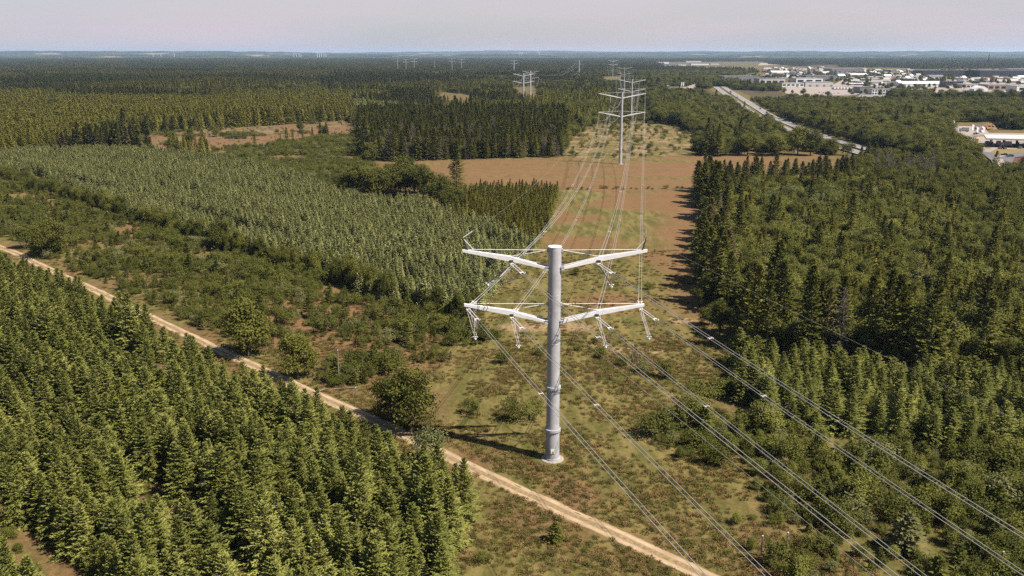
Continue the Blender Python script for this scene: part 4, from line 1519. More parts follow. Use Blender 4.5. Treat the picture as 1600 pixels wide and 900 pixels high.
for j, (px, py, h) in enumerate(((545, 303, 12), (578, 307, 14), (617, 309, 15), (648, 309, 16), (676, 320, 15), (703, 330, 11), (530, 299, 9), (626, 300, 15), (590, 300, 12), (560, 297, 11), (664, 302, 14), (610, 299, 14))):
    gx_, gy_ = G(px, py)[:2]
    plant_one('broad', 'broadleaf_tree', gx_, gy_, h, 'dark filler tree of the row before the brown field', 'tree', 'dark row before the brown field', wide=1.05)
# dark corner trees of the right-hand wood's trunked front row
for j, (px, py, h) in enumerate(((1178, 548, 20), (1196, 552, 17), (1262, 562, 19.5), (1310, 566, 17), (1352, 570, 20), (1405, 576, 19), (1160, 536, 15), (1288, 560, 16.5))):
    gx_, gy_ = G(px, py)[:2]
    plant_one('dead' if j in (3,) else 'tall', 'spruce_tree' if j != 3 else 'dead_spruce', gx_, gy_, h,
              'dead bare spruce standing in the front row of the right-hand wood' if j == 3 else 'spruce with bare pale trunk before right-hand wood',
              'dead tree' if j == 3 else 'spruce tree', None if j == 3 else 'bare-trunked spruces of the front row', v=(1 if j == 3 else (1, 4)[j % 2]))
# hedge line along the near edge of the brown field
for j, px in enumerate(range(885, 1072, 9)):
    if rng.random() < 0.75:
        gx_, gy_ = G(px + rng.uniform(-3, 3), 295.5 + rng.uniform(-1.2, 1.2))[:2]
        plant_one('shrub', 'shrub', gx_, gy_, rng.uniform(0.8, 1.9) * (1.25 if px > 1030 else 1), 'low hedge shrub along the brown field', 'shrub', 'thin hedge shrubs of the brown field', wide=1.5)

# ------------------------------------------------------------------ grass tufts and heather on the open ground
def cover(kindkey, name, x, y, smin, smax, label, cat):
    P = np.stack([x, y, hgt(x, y)], -1)
    ok = in_frame(P, 60, 0, 60)
    P = P[ok]
    n_ = len(P)
    s = rng.uniform(smin, smax, n_)
    turn = np.stack([0 * s, 0 * s, rng.uniform(0, 6.28, n_)], -1)
    mass(name, K[kindkey], P, rng.integers(0, len(K[kindkey].crowns), n_), turn, np.stack([s, s, s * rng.uniform(0.6, 1.2, n_)], -1), label, cat)


x, y = grid(-230, 200, 85, 300, 0.8, 0.5)
t, s = (x + y) * S2, (x - y) * S2
openg = inpoly(x, y, CORR) | ((np.abs(t - TRACK_T) < 9)) | ((t > 92) & (t < 146) & (s < -130)) | inpoly(x, y, RSHRUB)
openg &= np.abs(t - TRACK_T) > 1.75
openg &= np.hypot(x - P1[0], y - P1[1]) > 2.6
x, y = x[openg], y[openg]
dn, dn2 = fbm(x, y, 7, 601, 4), fbm(x, y, 22, 605, 3)
a = (rng.random(len(x)) < np.clip((dn - 0.36) * 3.0, 0.1, 0.9)) & ((y < 200) | (rng.random(len(x)) < 0.3))
cover('tuft', 'grass_tufts', x[a], y[a], 0.45, 1.15, 'straw-coloured and green grass tufts over the open corridor', 'grass')
b_ = (rng.random(len(x)) < np.clip((dn2 * 0.6 + fbm(x, y, 5, 611, 3) * 0.6 - 0.58) * 3.0, 0, 0.6)) & ((y < 205) | (rng.random(len(x)) < 0.13))
cover('heather', 'heather', x[b_], y[b_], 0.35, 1.1, 'low heather and bramble clumps over the open ground', 'heather')

# ------------------------------------------------------------------ pylons
def crossarm(par, sx, zr, zt, half, zoff=0.0):
    """one arm on side sx: tapered outer beam, inner half forked into two legs round the mast"""
    def ring(xc, zc, hz, hy, yc=0.0):
        return [(sx * xc, yc - hy, zc - hz), (sx * xc, yc + hy, zc - hz), (sx * xc, yc + hy, zc + hz), (sx * xc, yc - hy, zc + hz)]
    xm = 0.47 * half
    zm = zr + (zt - zr) * 0.52
    mb = MB()
    mb.hexa(ring(xm, zm, 0.40, 0.42), ring(half, zt, 0.20, 0.22))
    o = mb.build('crossarm', M['white_steel'], par)
    for sy in (-1, 1):
        MB().hexa(ring(1.15, zr, 0.17, 0.13, sy * 0.62), ring(xm + 0.05, zm, 0.37, 0.15, sy * 0.255)).build('fork_leg', M['white_steel'], o)
        MB().box(sx * 0.95 if sx > 0 else -1.5, 1.5 if sx > 0 else -0.95, sy * 0.62 - 0.2, sy * 0.62 + 0.2, zr - 0.28, zr - 0.18).box(
            sx * 0.95 if sx > 0 else -1.5, 1.5 if sx > 0 else -0.95, sy * 0.62 - 0.2, sy * 0.62 + 0.2, zr + 0.18, zr + 0.26).build('bracket', M['galv'], o)
    MB().box(*sorted((sx * (xm - 0.25), sx * (xm + 0.35))), -0.62, -0.425, zm - 0.42, zm - 0.12).box(*sorted((sx * (xm - 0.25), sx * (xm + 0.35))), 0.425, 0.62, zm - 0.42, zm - 0.12).build('clevis', M['dark_steel'], o)
    return o


def bez(a, b, c, n_=10):
    a, b, c = map(np.array, (a, b, c))
    return [(1 - t) ** 2 * a + 2 * t * (1 - t) * b + t * t * c for t in np.linspace(0, 1, n_)]


gn, gl = M['galv'].node_tree.nodes, M['galv'].node_tree.links
gb = gn['Principled BSDF']
old = gb.inputs['Base Color'].links[0].from_socket
gmap = gn.new('ShaderNodeMapping')
gmap.inputs['Scale'].default_value = (3.0, 3.0, 0.16)
gl.new(position(gn), gmap.inputs['Vector'])
st1 = noise(gn, gl, gmap.outputs['Vector'], 1.4, 5, 0.65)
c_ = mixc(gn, gl, rangen(gn, gl, st1, 0.5, 0.72, 0, 0.55), old, (0.22, 0.215, 0.215))
st2 = noise(gn, gl, position(gn), 0.9, 4, 0.6)
c_ = mixc(gn, gl, rangen(gn, gl, st2, 0.55, 0.7, 0, 0.4), c_, (0.40, 0.39, 0.40))
gl.new(c_, gb.inputs['Base Color'])

# ---- the near tension pylon
e1 = empty('power_pylon', (P1[0], P1[1], h1(*P1)))
tag(e1, 'tall grey tubular steel pylon with four white crossarms beside the sandy track', 'pylon', 'pylons of the near line')
MB().lathe([(1.86, -0.4), (1.88, 0.12), (1.7, 0.2)], 22).build('foundation', M['concrete'], e1)
TOP1 = 35.85
MB().lathe([(1.26, 0.15), (1.26, 0.4), (1.16, 0.45), (1.12, 5.3), (1.11, 5.35), (1.07, 5.36), (1.05, 12.7), (1.03, 12.72), (1.03, 20.0), (1.045, 20.02), (1.045, 20.2), (1.03, 20.22), (1.02, 28.0), (1.03, 28.02), (1.03, 28.2), (1.02, 28.22), (1.03, TOP1)], 48).build('mast', M['galv'], e1, smooth=False)
for z_, r_ in ((5.36, 1.32), (12.73, 1.24)):
    fl = MB().lathe([(r_ - 0.14, z_ - 0.22), (r_, z_ - 0.2), (r_, z_ + 0.2), (r_ - 0.2, z_ + 0.22)], 48)
    fo = fl.build('flange', M['galv'], e1)
    bm_ = MB()
    for q in range(24):
        a_ = 2 * math.pi * q / 24
        bm_.box((r_ - 0.06) * math.cos(a_) - 0.05, (r_ - 0.06) * math.cos(a_) + 0.05, (r_ - 0.06) * math.sin(a_) - 0.05, (r_ - 0.06) * math.sin(a_) + 0.05, z_ - 0.33, z_ - 0.21)
    bm_.build('bolts', M['galv'], fo)
MB().lathe([(1.07, TOP1), (1.09, TOP1 + 0.04), (1.05, TOP1 + 0.10), (0.6, TOP1 + 0.13)], 48).build('top_cap', M['white_steel'], e1)
ladder = MB()
for q in range(60):
    ladder.box(1.06, 1.22, -0.03, 0.03, 3.0 + q * 0.52, 3.05 + q * 0.52)
ladder.build('climbing_rungs', M['galv'], e1)
sg_ = MB().box(-0.32, 0.32, -1.24, -1.20, 1.5, 2.35).build('warning_sign', M['white_paint'], e1)
MB().add([(-0.26, -1.245, 1.56), (0.26, -1.245, 1.56), (0, -1.245, 2.02)], [(0, 1, 2)]).build('yellow_triangle', M['yellow'], sg_)
MB().add([(-0.04, -1.249, 1.62), (0.05, -1.249, 1.78), (-0.01, -1.249, 1.79), (0.04, -1.249, 1.92), (-0.06, -1.249, 1.75), (0.0, -1.249, 1.75)], [(0, 1, 2, 3, 4, 5)]).build('bolt_mark', M['black'], sg_)
ZU, ZTU, ZL, ZTL = 32.55, 35.25, 23.85, 26.5
HALF = 14.35
for sx in (-1, 1):
    crossarm(e1, sx, ZU, ZTU, HALF)
    crossarm(e1, sx, ZL, ZTL, HALF - 0.15)
    for zt_, za in ((ZTU + 0.2, TOP1 - 0.45), (ZTL + 0.25, ZTL + 0.25)):
        zm_ = (ZU if zt_ > 30 else ZL) + 1.4 + 0.4
        MB().tube([(sx * 1.0, -0.25, za), (sx * (HALF - 0.9), -0.05, zt_)], 0.045, 6).build('tie_rod', M['white_steel'], e1)
        MB().tube([(sx * 1.0, 0.25, za - 0.1), (sx * (0.47 * HALF), 0.1, zm_)], 0.045, 6).build('tie_rod', M['white_steel'], e1)
        MB().box(*sorted((sx * 0.9, sx * 1.25)), -0.4, 0.4, za - 0.3, za + 0.12).build('tie_lug', M['galv'], e1)
    pk = MB().tube([(sx * (HALF - 0.75), 0, ZTU + 0.1), (sx * (HALF - 0.05 if sx < 0 else HALF - 0.2), 0, ZTU + 2.1)], 0.13, 8, 0.08).build('earth_wire_peak', M['dark_steel'], e1)
    MB().tube([(sx * (HALF - 0.1), 0, ZTU + 1.95), (sx * (HALF - 2.1), 0, ZTU - 0.25)], 0.045, 6).build('brace', M['white_steel'], pk)
PEAK1 = {-1: (P1[0] - HALF + 0.05, P1[1], ZTU + 2.1), 1: (P1[0] + HALF - 0.2, P1[1], ZTU + 2.1)}

ATT = {  # phases: offset along the crossarm, attachment height
    'upper left': (-0.47 * HALF, ZU + 1.0), 'upper right': (0.47 * HALF, ZU + 1.0),
    'outer lower left': (-HALF + 0.75, ZTL - 0.25), 'inner lower left': (-0.47 * HALF, ZL + 1.0),
    'inner lower right': (0.47 * HALF, ZL + 1.0), 'outer lower right': (HALF - 0.75, ZTL - 0.25)}
ROT0 = -0.284


def phase0(nm):
    o_, z_ = ATT[nm]
    return np.array([P0[0] + o_ * math.cos(ROT0), P0[1] + o_ * math.sin(ROT0), z_ + 2.95])


ARM2 = 14.0


def phase2(P, nm, zu, zl, rot=0.0, half=ARM2):
    o_ = {'upper left': -0.5 * half, 'upper right': 0.5 * half, 'outer lower left': -half + 0.3, 'inner lower left': -0.5 * half, 'inner lower right': 0.5 * half, 'outer lower right': half - 0.3}[nm]
    z_ = zu if nm.startswith('upper') else (zl - (0.9 if 'inner' in nm else 0))
    return np.array([P[0] + o_ * math.cos(rot), P[1] + o_ * math.sin(rot), z_])


def span(A, B, sag, n_=48):
    t = np.linspace(0, 1, n_)
    w = A + (B - A) * t[:, None]
    w[:, 2] -= 4 * sag * t * (1 - t)
    return w


def bundle(name, A, B, sag, r, gap, label, group, spacers=True, t0=0.0, t1=1.0, n_=48):
    """a pair of sub-conductors with spacers, one thing"""
    d = (B - A)[:2] / np.linalg.norm((B - A)[:2])
    nr = np.array([d[1], -d[0], 0.0]) * gap / 2
    w = span(A, B, sag, n_)
    e = empty(name, tuple(w[0]))
    tag(e, label, 'power cable', group)
    base = w[0]
    for sg in (-1, 1):
        MB().tube([q + nr * sg - base for q in w], r, 5).build('conductor', M['wire'], e, smooth=True)
    if spacers:
        for f_ in (0.105, 0.33, 0.52, 0.71, 0.9):
            q = A + (B - A) * f_
            q[2] -= 4 * sag * f_ * (1 - f_)
            mb = MB().tube([q - nr * 1.25 - base, q + nr * 1.25 - base], 0.05, 5)
            for sg in (-1, 1):
                c_ = q + nr * sg - base
                mb.tube([c_ - np.array([d[0], d[1], 0]) * 0.22, c_ + np.array([d[0], d[1], 0]) * 0.22], 0.085, 6)
            mb.build('spacer', M['insulator'], e)
    return e


def to1(v):
    return np.array(v, float) - np.array([P1[0], P1[1], e1.location[2]])


GAP = 0.5
ENDS = {}
for nm, (o_, z_) in ATT.items():
    A = np.array([P1[0] + o_, P1[1], z_])
    for side_, B, sag in (('near', phase0(nm), 3.8), ('far', phase2(P2, nm, 34.5, 26.3), 11.0)):
        d = B - A
        L = np.linalg.norm(d)
        d = d / L
        d[2] -= 4 * sag / L
        d /= np.linalg.norm(d)
        st = A + np.array([0, -0.5 if side_ == 'near' else 0.5, -0.2])
        ln = 5.0
        en = st + d * ln
        nr = np.cross(d, [0, 0, 1.0])
        nr /= np.linalg.norm(nr)
        s_ = MB()
        for sg in (-1, 1):
            a_, b_ = st + nr * sg * 0.25, en + nr * sg * 0.25
            s_.tube([to1(a_), to1(b_)], 0.058, 6)
            for q in np.linspace(0.12, 0.88, 14):
                c_ = a_ + (b_ - a_) * q
                s_.tube([to1(c_ - d * 0.03), to1(c_ + d * 0.03)], 0.09, 6)
        so = s_.build('tension_insulator', M['insulator'], e1)
        yk = MB()
        for c_ in (st + d * 0.15, en):
            yk.tube([to1(c_ - nr * 0.34), to1(c_ + nr * 0.34)], 0.06, 6)
        clamp = en + d * 0.75
        for sg in (-1, 1):
            yk.tube([to1(en + nr * sg * 0.22), to1(clamp + nr * sg * GAP / 2)], 0.05, 6)
            yk.tube([to1(en + d * 0.25 + nr * sg * 0.33), to1(en + d * 0.5 + nr * sg * 0.42 + np.array([0, 0, 0.15])), to1(clamp + nr * sg * 0.36)], 0.03, 5)
        yk.build('yoke', M['white_steel'], so)
        ENDS[(nm, side_)] = clamp
        bundle('power_cable', clamp, B, sag, 0.034 if side_ == 'near' else 0.045, GAP,
               '%s cable pair %s' % (nm, 'from the big pylon down past the camera at lower right' if side_ == 'near' else 'from the big pylon back to the second pylon'),
               'cables in front of the big pylon' if side_ == 'near' else 'cables behind the big pylon')
    # jumper loop with its hanging pilot insulator
    a_, b_ = ENDS[(nm, 'near')], ENDS[(nm, 'far')]
    low = np.array([P1[0] + o_ + (1.5 if o_ > 0 else 1.1), P1[1] - 0.6, z_ - 4.8])
    if nm == 'upper left':
        low = np.array([P1[0] - 10.4, P1[1] - 0.6, z_ - 3.3])
    if nm == 'upper right':
        low = np.array([P1[0] + 8.9, P1[1] - 0.4, z_ - 3.6])
    for sg in (-0.2, 0.2):
        off = np.array([sg, 0, 0])
        pts = bez(a_ + off, (a_ + low) / 2 + np.array([0, 0, -1.3]), low + off, 9) + bez(low + off, (b_ + low) / 2 + np.array([0, 0, -1.3]), b_ + off, 9)[1:]
        MB().tube([to1(q) for q in pts], 0.045, 5).build('jumper', M['wire'], e1, smooth=True)
    pi_ = MB()
    if nm.startswith('upper'):
        tip = np.array([P1[0] + math.copysign(HALF - 0.6, o_), P1[1], ZTU - 0.2])
        pi_.tube([to1(A + np.array([0, -0.4, -0.3])), to1(low)], 0.09, 6)
        if nm == 'upper left':
            pi_.tube([to1(tip), to1(low)], 0.06, 6)
    else:
        for sg in (-0.24, 0.24):
            pi_.tube([to1(A + np.array([sg, -0.3, -0.3])), to1(low + np.array([sg * 0.6, 0, 0.2]))], 0.04, 6)
    po = pi_.build('pilot_insulator', M['dark_steel'] if nm.startswith('upper') else M['insulator'], e1)
    wb = MB()
    c_ = to1(low)
    wb.lathe([(0.05, c_[2] - 0.5), (0.17, c_[2] - 0.45), (0.2, c_[2] - 0.25), (0.08, c_[2] - 0.1)], 10, c_[0], c_[1])
    wb.tube([c_ - np.array([0.4, 0, 0]), c_ + np.array([0.4, 0, 0])], 0.08, 6)
    wb.build('weight', M['white_paint'], po)


# ---- suspension pylons of the same line, and the others on the plain
def pylon(P, rot, top, zu, zl, half, label, group, r=(1.0, 0.55), ins=3.6, rise=2.6, detail=True):
    arm_m = M['white_steel'] if detail else M['far_steel']
    mast_m = M['galv'] if detail else M['far_steel']
    z0 = h1(*P) if P[1] < 1500 else 0.0
    e = empty('power_pylon', (P[0], P[1], z0), rot)
    tag(e, label, 'pylon', group)
    MB().lathe([(r[0] + 0.3, -0.4), (r[0] + 0.3, 0.4), (r[0], 0.45), (r[0] * 0.9, top * 0.3), ((r[0] + r[1]) / 2, top * 0.6), (r[1], top)], 20).build('mast', mast_m, e)
    if detail:
        MB().lathe([(r[0] + 1.0, -0.3), (r[0] + 1.0, 0.15)], 18).build('foundation', M['concrete'], e)
    for zr in (zu, zl):
        for sx in (-1, 1):
            mb = MB()
            th = 1.0 if detail else 2.2

            def ring(xc, zc, hz, hy):
                hz *= th
                return [(sx * xc, -hy, zc - hz), (sx * xc, hy, zc - hz), (sx * xc, hy, zc + hz), (sx * xc, -hy, zc + hz)]
            mb.hexa(ring(0.5, zr - rise, 0.22, 0.3), ring(0.5 * half, zr - rise * 0.48, 0.28, 0.34))
            mb.hexa(ring(0.5 * half, zr - rise * 0.48, 0.28, 0.34), ring(half, zr, 0.14, 0.18))
            o_ = mb.build('crossarm', arm_m, e)
            if detail:
                MB().tube([(sx * r[1], 0, min(zr + 0.6, top - 0.1)), (sx * half * 0.95, 0, zr + 0.15)], 0.05, 5).build('tie_rod', M['white_steel'], e)
    if ins:
        for o_, zz in ((-0.5 * half, zu - rise * 0.5), (0.5 * half, zu - rise * 0.5), (-half + 0.3, zl), (-0.5 * half, zl - rise * 0.5), (0.5 * half, zl - rise * 0.5), (half - 0.3, zl)):
            MB().tube([(o_, -0.35, zz - 0.2), (o_, 0, zz - ins)], 0.09, 5).tube([(o_, 0.35, zz - 0.2), (o_, 0, zz - ins)], 0.09, 5).build('suspension_insulator', M['insulator'], e)
    return e


def bear(a, b):
    return -math.atan2(b[0] - a[0], b[1] - a[1])


pylon(P2, 0.0, 42.9, 42.0, 31.1, ARM2, 'second pylon of the near line, standing at the edge of the brown field', 'pylons of the near line', ins=4.3)
pylon(P3, -0.1, 39.6, 38.9, 30.0, 14.0, 'third pylon of the near line, directly behind the second one', 'pylons of the near line')
pylon(P4, -0.15, 43.6, 42.8, 33.9, 12.6, 'fourth pylon of the near line, above the woods left of the third', 'pylons of the near line', r=(0.8, 0.45), ins=0, detail=False)
pylon(P5, 0.2, 50.0, 48.5, 40.0, 12.5, 'fifth pylon of the near line, slim against the distant town', 'pylons of the near line', r=(0.85, 0.5), ins=0, detail=False)
HT = {2: (34.5, 26.3), 3: (34.0, 26.4), 4: (37.9, 30.3), 5: (43.6, 36.4)}
PP = {2: P2, 3: P3, 4: P4, 5: P5}
ORD = {2: 'second', 3: 'third', 4: 'fourth', 5: 'fifth'}
for a_, b_, rr, sag in ((2, 3, 0.05, 9), (3, 4, 0.05, 14), (4, 5, 0.05, 16)):
    for nm in ATT:
        A = phase2(PP[a_], nm, *HT[a_])
        B = phase2(PP[b_], nm, *HT[b_])
        bundle('power_cable', A, B, sag, rr, GAP, '%s cable pair between the %s and %s pylon of the near line' % (nm, ORD[a_], ORD[b_]), 'cables beyond the second pylon', spacers=False, n_=26)
# earth wires
for sx, nm in ((-1, 'left'), (1, 'right')):
    A = np.array(PEAK1[sx])
    for B, sag, where in ((np.array([P0[0] + sx * 13.8, P0[1] - sx * 4, 41.0]), 3.2, 'past the camera'), (np.array([P2[0] + sx * 13.6, P2[1], 42.4]), 8.5, 'back to the second pylon')):
        w = span(A, B, sag)
        o = MB().tube([q - A for q in w], 0.012, 5).build('earth_wire', M['wire'], None, smooth=True)
        o.location = A
        tag(o, 'thin %s earth wire running from the big pylon %s' % (nm, where), 'power cable', 'earth wires of the big pylon')
for o_, d_ in ((-1, (0.9, 1.3, 0.55)),):
    a_ = np.array(PEAK1[-1])
    MB().tube([to1(a_), to1(a_ + np.array([1.5, 0.4, 0.95]))], 0.05, 5).build('earth_wire_clamp', M['white_steel'], e1)

Q1, Q2, Q3, Q4 = at(818, 115, 1213)[:2], at(829, 111, 1480)[:2], at(905, 94, 2600)[:2], at(803, 93, 3000)[:2]
pylon(Q1, 0.05, 39.4, 38.6, 29.2, 14.2, 'front pylon of the pair rising from the woods left of the near line', 'pylons of the second line', r=(1.3, 0.9))
pylon(Q2, -0.25, 37.5, 37.0, 27.5, 13.8, 'rear pylon of the pair rising from the woods left of the near line', 'pylons of the second line', r=(1.3, 0.9))
pylon(Q3, -0.3, 46.0, 45.6, 36.0, 14.5, 'pale pylon alone in front of the distant halls', 'pylons of the second line', r=(1.7, 1.2), detail=False)
pylon(Q4, 0.1, 43.0, 42.5, 33.0, 13.5, 'pale pylon far off, left of the lone one by the distant halls', 'pylons of the second line', r=(1.7, 1.2), detail=False)
for a_, b_, txt in ((Q1, Q2, 'between the two paired pylons'), (Q2, Q3, 'from the paired pylons to the lone distant pylon')):
    for nm, zu_, zl_ in (('upper left', 34, 25), ('upper right', 34, 25), ('outer lower right', 34, 25), ('outer lower left', 34, 25)):
        A, B = phase2(a_, nm, zu_, zl_), phase2(b_, nm, zu_ + (6 if b_ is Q3 else 0), zl_ + (6 if b_ is Q3 else 0))
        bundle('power_cable', A, B, 6 if b_ is Q2 else 16, 0.05, GAP, '%s cable pair %s' % (nm, txt), 'cables of the second line', spacers=False, n_=20)
for j, (px, top_) in enumerate(((621, 90), (634, 92), (647, 91), (679, 90), (706, 90.5), (721, 92))):
    Yd = 3000 + 70 * (j % 4)
    a_ = at(px, top_, Yd)
    pylon(a_[:2], rng.uniform(-0.5, 0.5), a_[2], a_[2] - 0.5, a_[2] - 9.5, 12.5, 'tiny pale pylon near the horizon', 'far pylons near the horizon', r=(0.9, 0.6), ins=0, detail=False)

# ------------------------------------------------------------------ wind turbines on the horizon
def turbine(px, top_, Yd, ph, label, group):
    a_ = at(px, top_, Yd)
    hub = a_[2]
    e = empty('wind_turbine', (a_[0], Yd, 0))
    tag(e, label, 'wind turbine', group)
    MB().lathe([(3.2, -2), (2.2, hub * 0.6), (1.6, hub)], 10).build('tower', M['white_paint'], e)
    MB().box(-2, 2, -4, 6, hub - 2, hub + 2).build('nacelle', M['white_paint'], e)
    for q in range(3):
        t = ph + q * 2.094
        u = np.array([math.cos(t), 0, math.sin(t)])
        v_ = np.array([-math.sin(t), 0, math.cos(t)])
        c0 = np.array([0, -5.0, hub])
        mb = MB()
        a1 = [c0 + u * 1 + v_ * s1 * 1.0 + np.array([0, d1, 0]) for s1, d1 in ((-1, -0.5), (1, -0.5), (1, 0.5), (-1, 0.5))]
        a2 = [c0 + u * 34 + v_ * s1 * 0.5 + np.array([0, d1, 0]) for s1, d1 in ((-1, -0.2), (1, -0.2), (1, 0.2), (-1, 0.2))]
        mb.hexa(a1, a2).build('blade', M['white_paint'], e)


for j, px in enumerate((459, 463, 467, 470, 496, 499, 502, 506, 509)):
    turbine(px, 84.2 + 0.6 * (j % 2), 11200 + 60 * j, 0.5 * j, 'white turbine in the dense far wind farm on the left horizon', 'wind farm on the left horizon')
for j, px in enumerate((239, 251, 272)):
    turbine(px, 84.0, 11600, 0.9 * j, ('leftmost', 'middle', 'right')[j] + ' one of three lone turbines on the far left horizon', 'lone turbines on the left horizon')
for j, px in enumerate((812, 815, 841, 843)):
    turbine(px, 82.0 + (j % 2), 12200, 0.7 * j, 'white turbine on the horizon above the paired pylons', 'turbines above the paired pylons')

# ------------------------------------------------------------------ old wooden posts and logs in the scrub
POSTS = [(530, 598, 545, 'lone tall weathered post near the yellowish tree by the track'),
         (227, 449, 435, 'left post of the short pair in the middle of the scrub'),
         (248, 450, 436, 'right post of the short pair in the middle of the scrub'),
         (168, 322, 302, 'left post of the pair at the edge of the pale plantation'),
         (175, 322, 304, 'right post of the pair at the edge of the pale plantation'),
         (76, 295, 281, 'far small post at the scrub edge on the left'),
         (670, 478, 440, 'left tall post below the pale plantation near the pylon'),
         (689, 477, 447, 'right tall post below the pale plantation near the pylon'),
         (1190, 868, 834, 'left post standing under the cables at lower right'),
         (1229, 864, 829, 'right post standing under the cables at lower right'),
         (1562, 897, 860, 'post near the lower right corner under the cables'),
         (988, 566, 537, 'post behind the bushes right of the big pylon'),
         (996, 568, 550, 'short stub beside the post right of the big pylon'),
         (556, 619, 604, 'short broken stump near the lone tall post')]
for (px, py, pt, lab) in POSTS:
    g_ = G(px, py)
    ht = at(px, pt, g_[1])[2]
    e = empty('wooden_post', (g_[0], g_[1], h1(g_[0], g_[1]) - 0.2), rng.uniform(0, 3))
    tag(e, lab, 'post', 'old wooden posts')
    MB().tube([(0, 0, -0.3), (0.02, 0.03, ht * 0.5), (0.06, -0.03, ht)], 0.17, 9, 0.12).build('pole', M['wood'], e)
    MB().lathe([(0.13, ht), (0.15, ht + 0.02), (0.03, ht + 0.12)], 8, 0.06, -0.03).build('cap', M['galv'], e)
for j, (px, py, ln, a_) in enumerate(((542, 608, 5.0, 0.2), (505, 611, 2.6, 0.9), (122, 402, 4.5, -0.4))):
    g_ = G(px, py)
    o = MB().tube([(-ln / 2, 0, 0.3), (0, 0.1, 0.36), (ln / 2, 0, 0.3)], 0.16, 8, 0.10).build('fallen_log', M['wood'])
    o.location = (g_[0], g_[1], h1(g_[0], g_[1]))
    o.rotation_euler = (0, 0, a_)
    tag(o, ('pale fallen log lying beside the lone tall post', 'short pale log left of the lone tall post', 'pale log lying by the far end of the track')[j], 'log', 'fallen logs')
# stumps and brash on the clear-cut
x, y = grid(-420, -60, 600, 900, 5.0)
x, y = within(x, y, CLEAR)
q_ = rng.random(len(x)) < 0.4
x, y = x[q_], y[q_]
VV, FF, cnt = [], [], 0
for xx, yy in zip(x, y):
    a_ = rng.uniform(0, 6.28)
    mb = MB().tube([(-1.6, 0, 0.25), (1.6, 0, 0.3)], 0.22, 5)
    R_ = np.array([[math.cos(a_), -math.sin(a_), 0], [math.sin(a_), math.cos(a_), 0], [0, 0, 1]])
    vv = np.array(mb.v) @ R_.T + np.array([xx, yy, h1(xx, yy)])
    VV += list(vv)
    FF += [tuple(i + cnt for i in f_) for f_ in mb.f]
    cnt += len(vv)
tag(link('brash', mesh_np('brash', VV, FF, [M['wood']])), 'pale brash and cut branches strewn over the clear-cut', 'brash', kind='stuff')

# ------------------------------------------------------------------ the town and its halls
def hall(px0, px1, pyb, pyt, dep, wall, roof, label, shape='flat', win=0, gate=0, rot=0.0, name='hall', group=None, cat='building', two=False):
    a, b = G(px0, pyb), G(px1, pyb)
    w = b[0] - a[0]
    cx, cy_ = (a[0] + b[0]) / 2, a[1]
    ht = max(3.2, at((px0 + px1) / 2, pyt, cy_)[2])
    e = empty(name, (cx, cy_ + dep / 2, 0), rot)
    tag(e, label, cat, group)
    hw, hd = w / 2, dep / 2
    MB().box(-hw, hw, -hd, hd, -0.5, ht).build('wall', M[wall], e)
    if shape == 'flat':
        r_ = MB().box(-hw - 0.3, hw + 0.3, -hd - 0.3, hd + 0.3, ht + 0.01, ht + 0.5).build('roof', M[roof], e)
        for q in range(max(1, int(w / 22))):
            xx = -hw + (q + 0.5) * w / max(1, int(w / 22))
            MB().box(xx - 1.6, xx + 1.6, -1.2, 1.2, ht + 0.5, ht + 1.7).build('roof_unit', M['roof_pale'], r_)
    elif shape == 'gable':
        rr = min(hd * 0.45, 4.5)
        mb = MB()
        mb.add([(-hw - .4, -hd - .5, ht), (hw + .4, -hd - .5, ht), (hw + .4, 0, ht + rr), (-hw - .4, 0, ht + rr), (-hw - .4, hd + .5, ht), (hw + .4, hd + .5, ht)], [(0, 1, 2, 3), (3, 2, 5, 4), (0, 3, 4), (1, 5, 2), (0, 4, 5, 1)])
        mb.build('roof', M[roof], e)
    else:
        pr = [(-hw - .3 + (w + .6) * k_ / 10, ht + 0.22 * w * math.sin(math.pi * k_ / 10)) for k_ in range(11)]
        vs = [(x_, -hd, z_) for x_, z_ in pr] + [(x_, hd, z_) for x_, z_ in pr]
        fs = [(k_, k_ + 1, 12 + k_, 11 + k_) for k_ in range(10)] + [tuple(range(10, -1, -1)), tuple(range(11, 22))]
        MB().add(vs, fs).build('roof', M[roof], e)
    for lev in ((0.55,) if not two else (0.28, 0.72)):
        for q in range(win):
            ww = w / win
            xx = -hw + (q + 0.5) * ww
            wh = ht * (0.2 if not two else 0.13)
            fo = MB().box(xx - ww * 0.34, xx + ww * 0.34, -hd - 0.12, -hd - 0.003, ht * lev - wh, ht * lev + wh).build('window', M['glass'], e)
    for q in range(gate):
        xx = -hw + (q + 0.5) * w / gate + 0.2 * w / gate
        MB().box(xx - 2.2, xx + 2.2, -hd - 0.15, -hd - 0.004, -0.3, min(ht * 0.75, 4.6)).build('gate', M['grey_wall'], e)
    return e


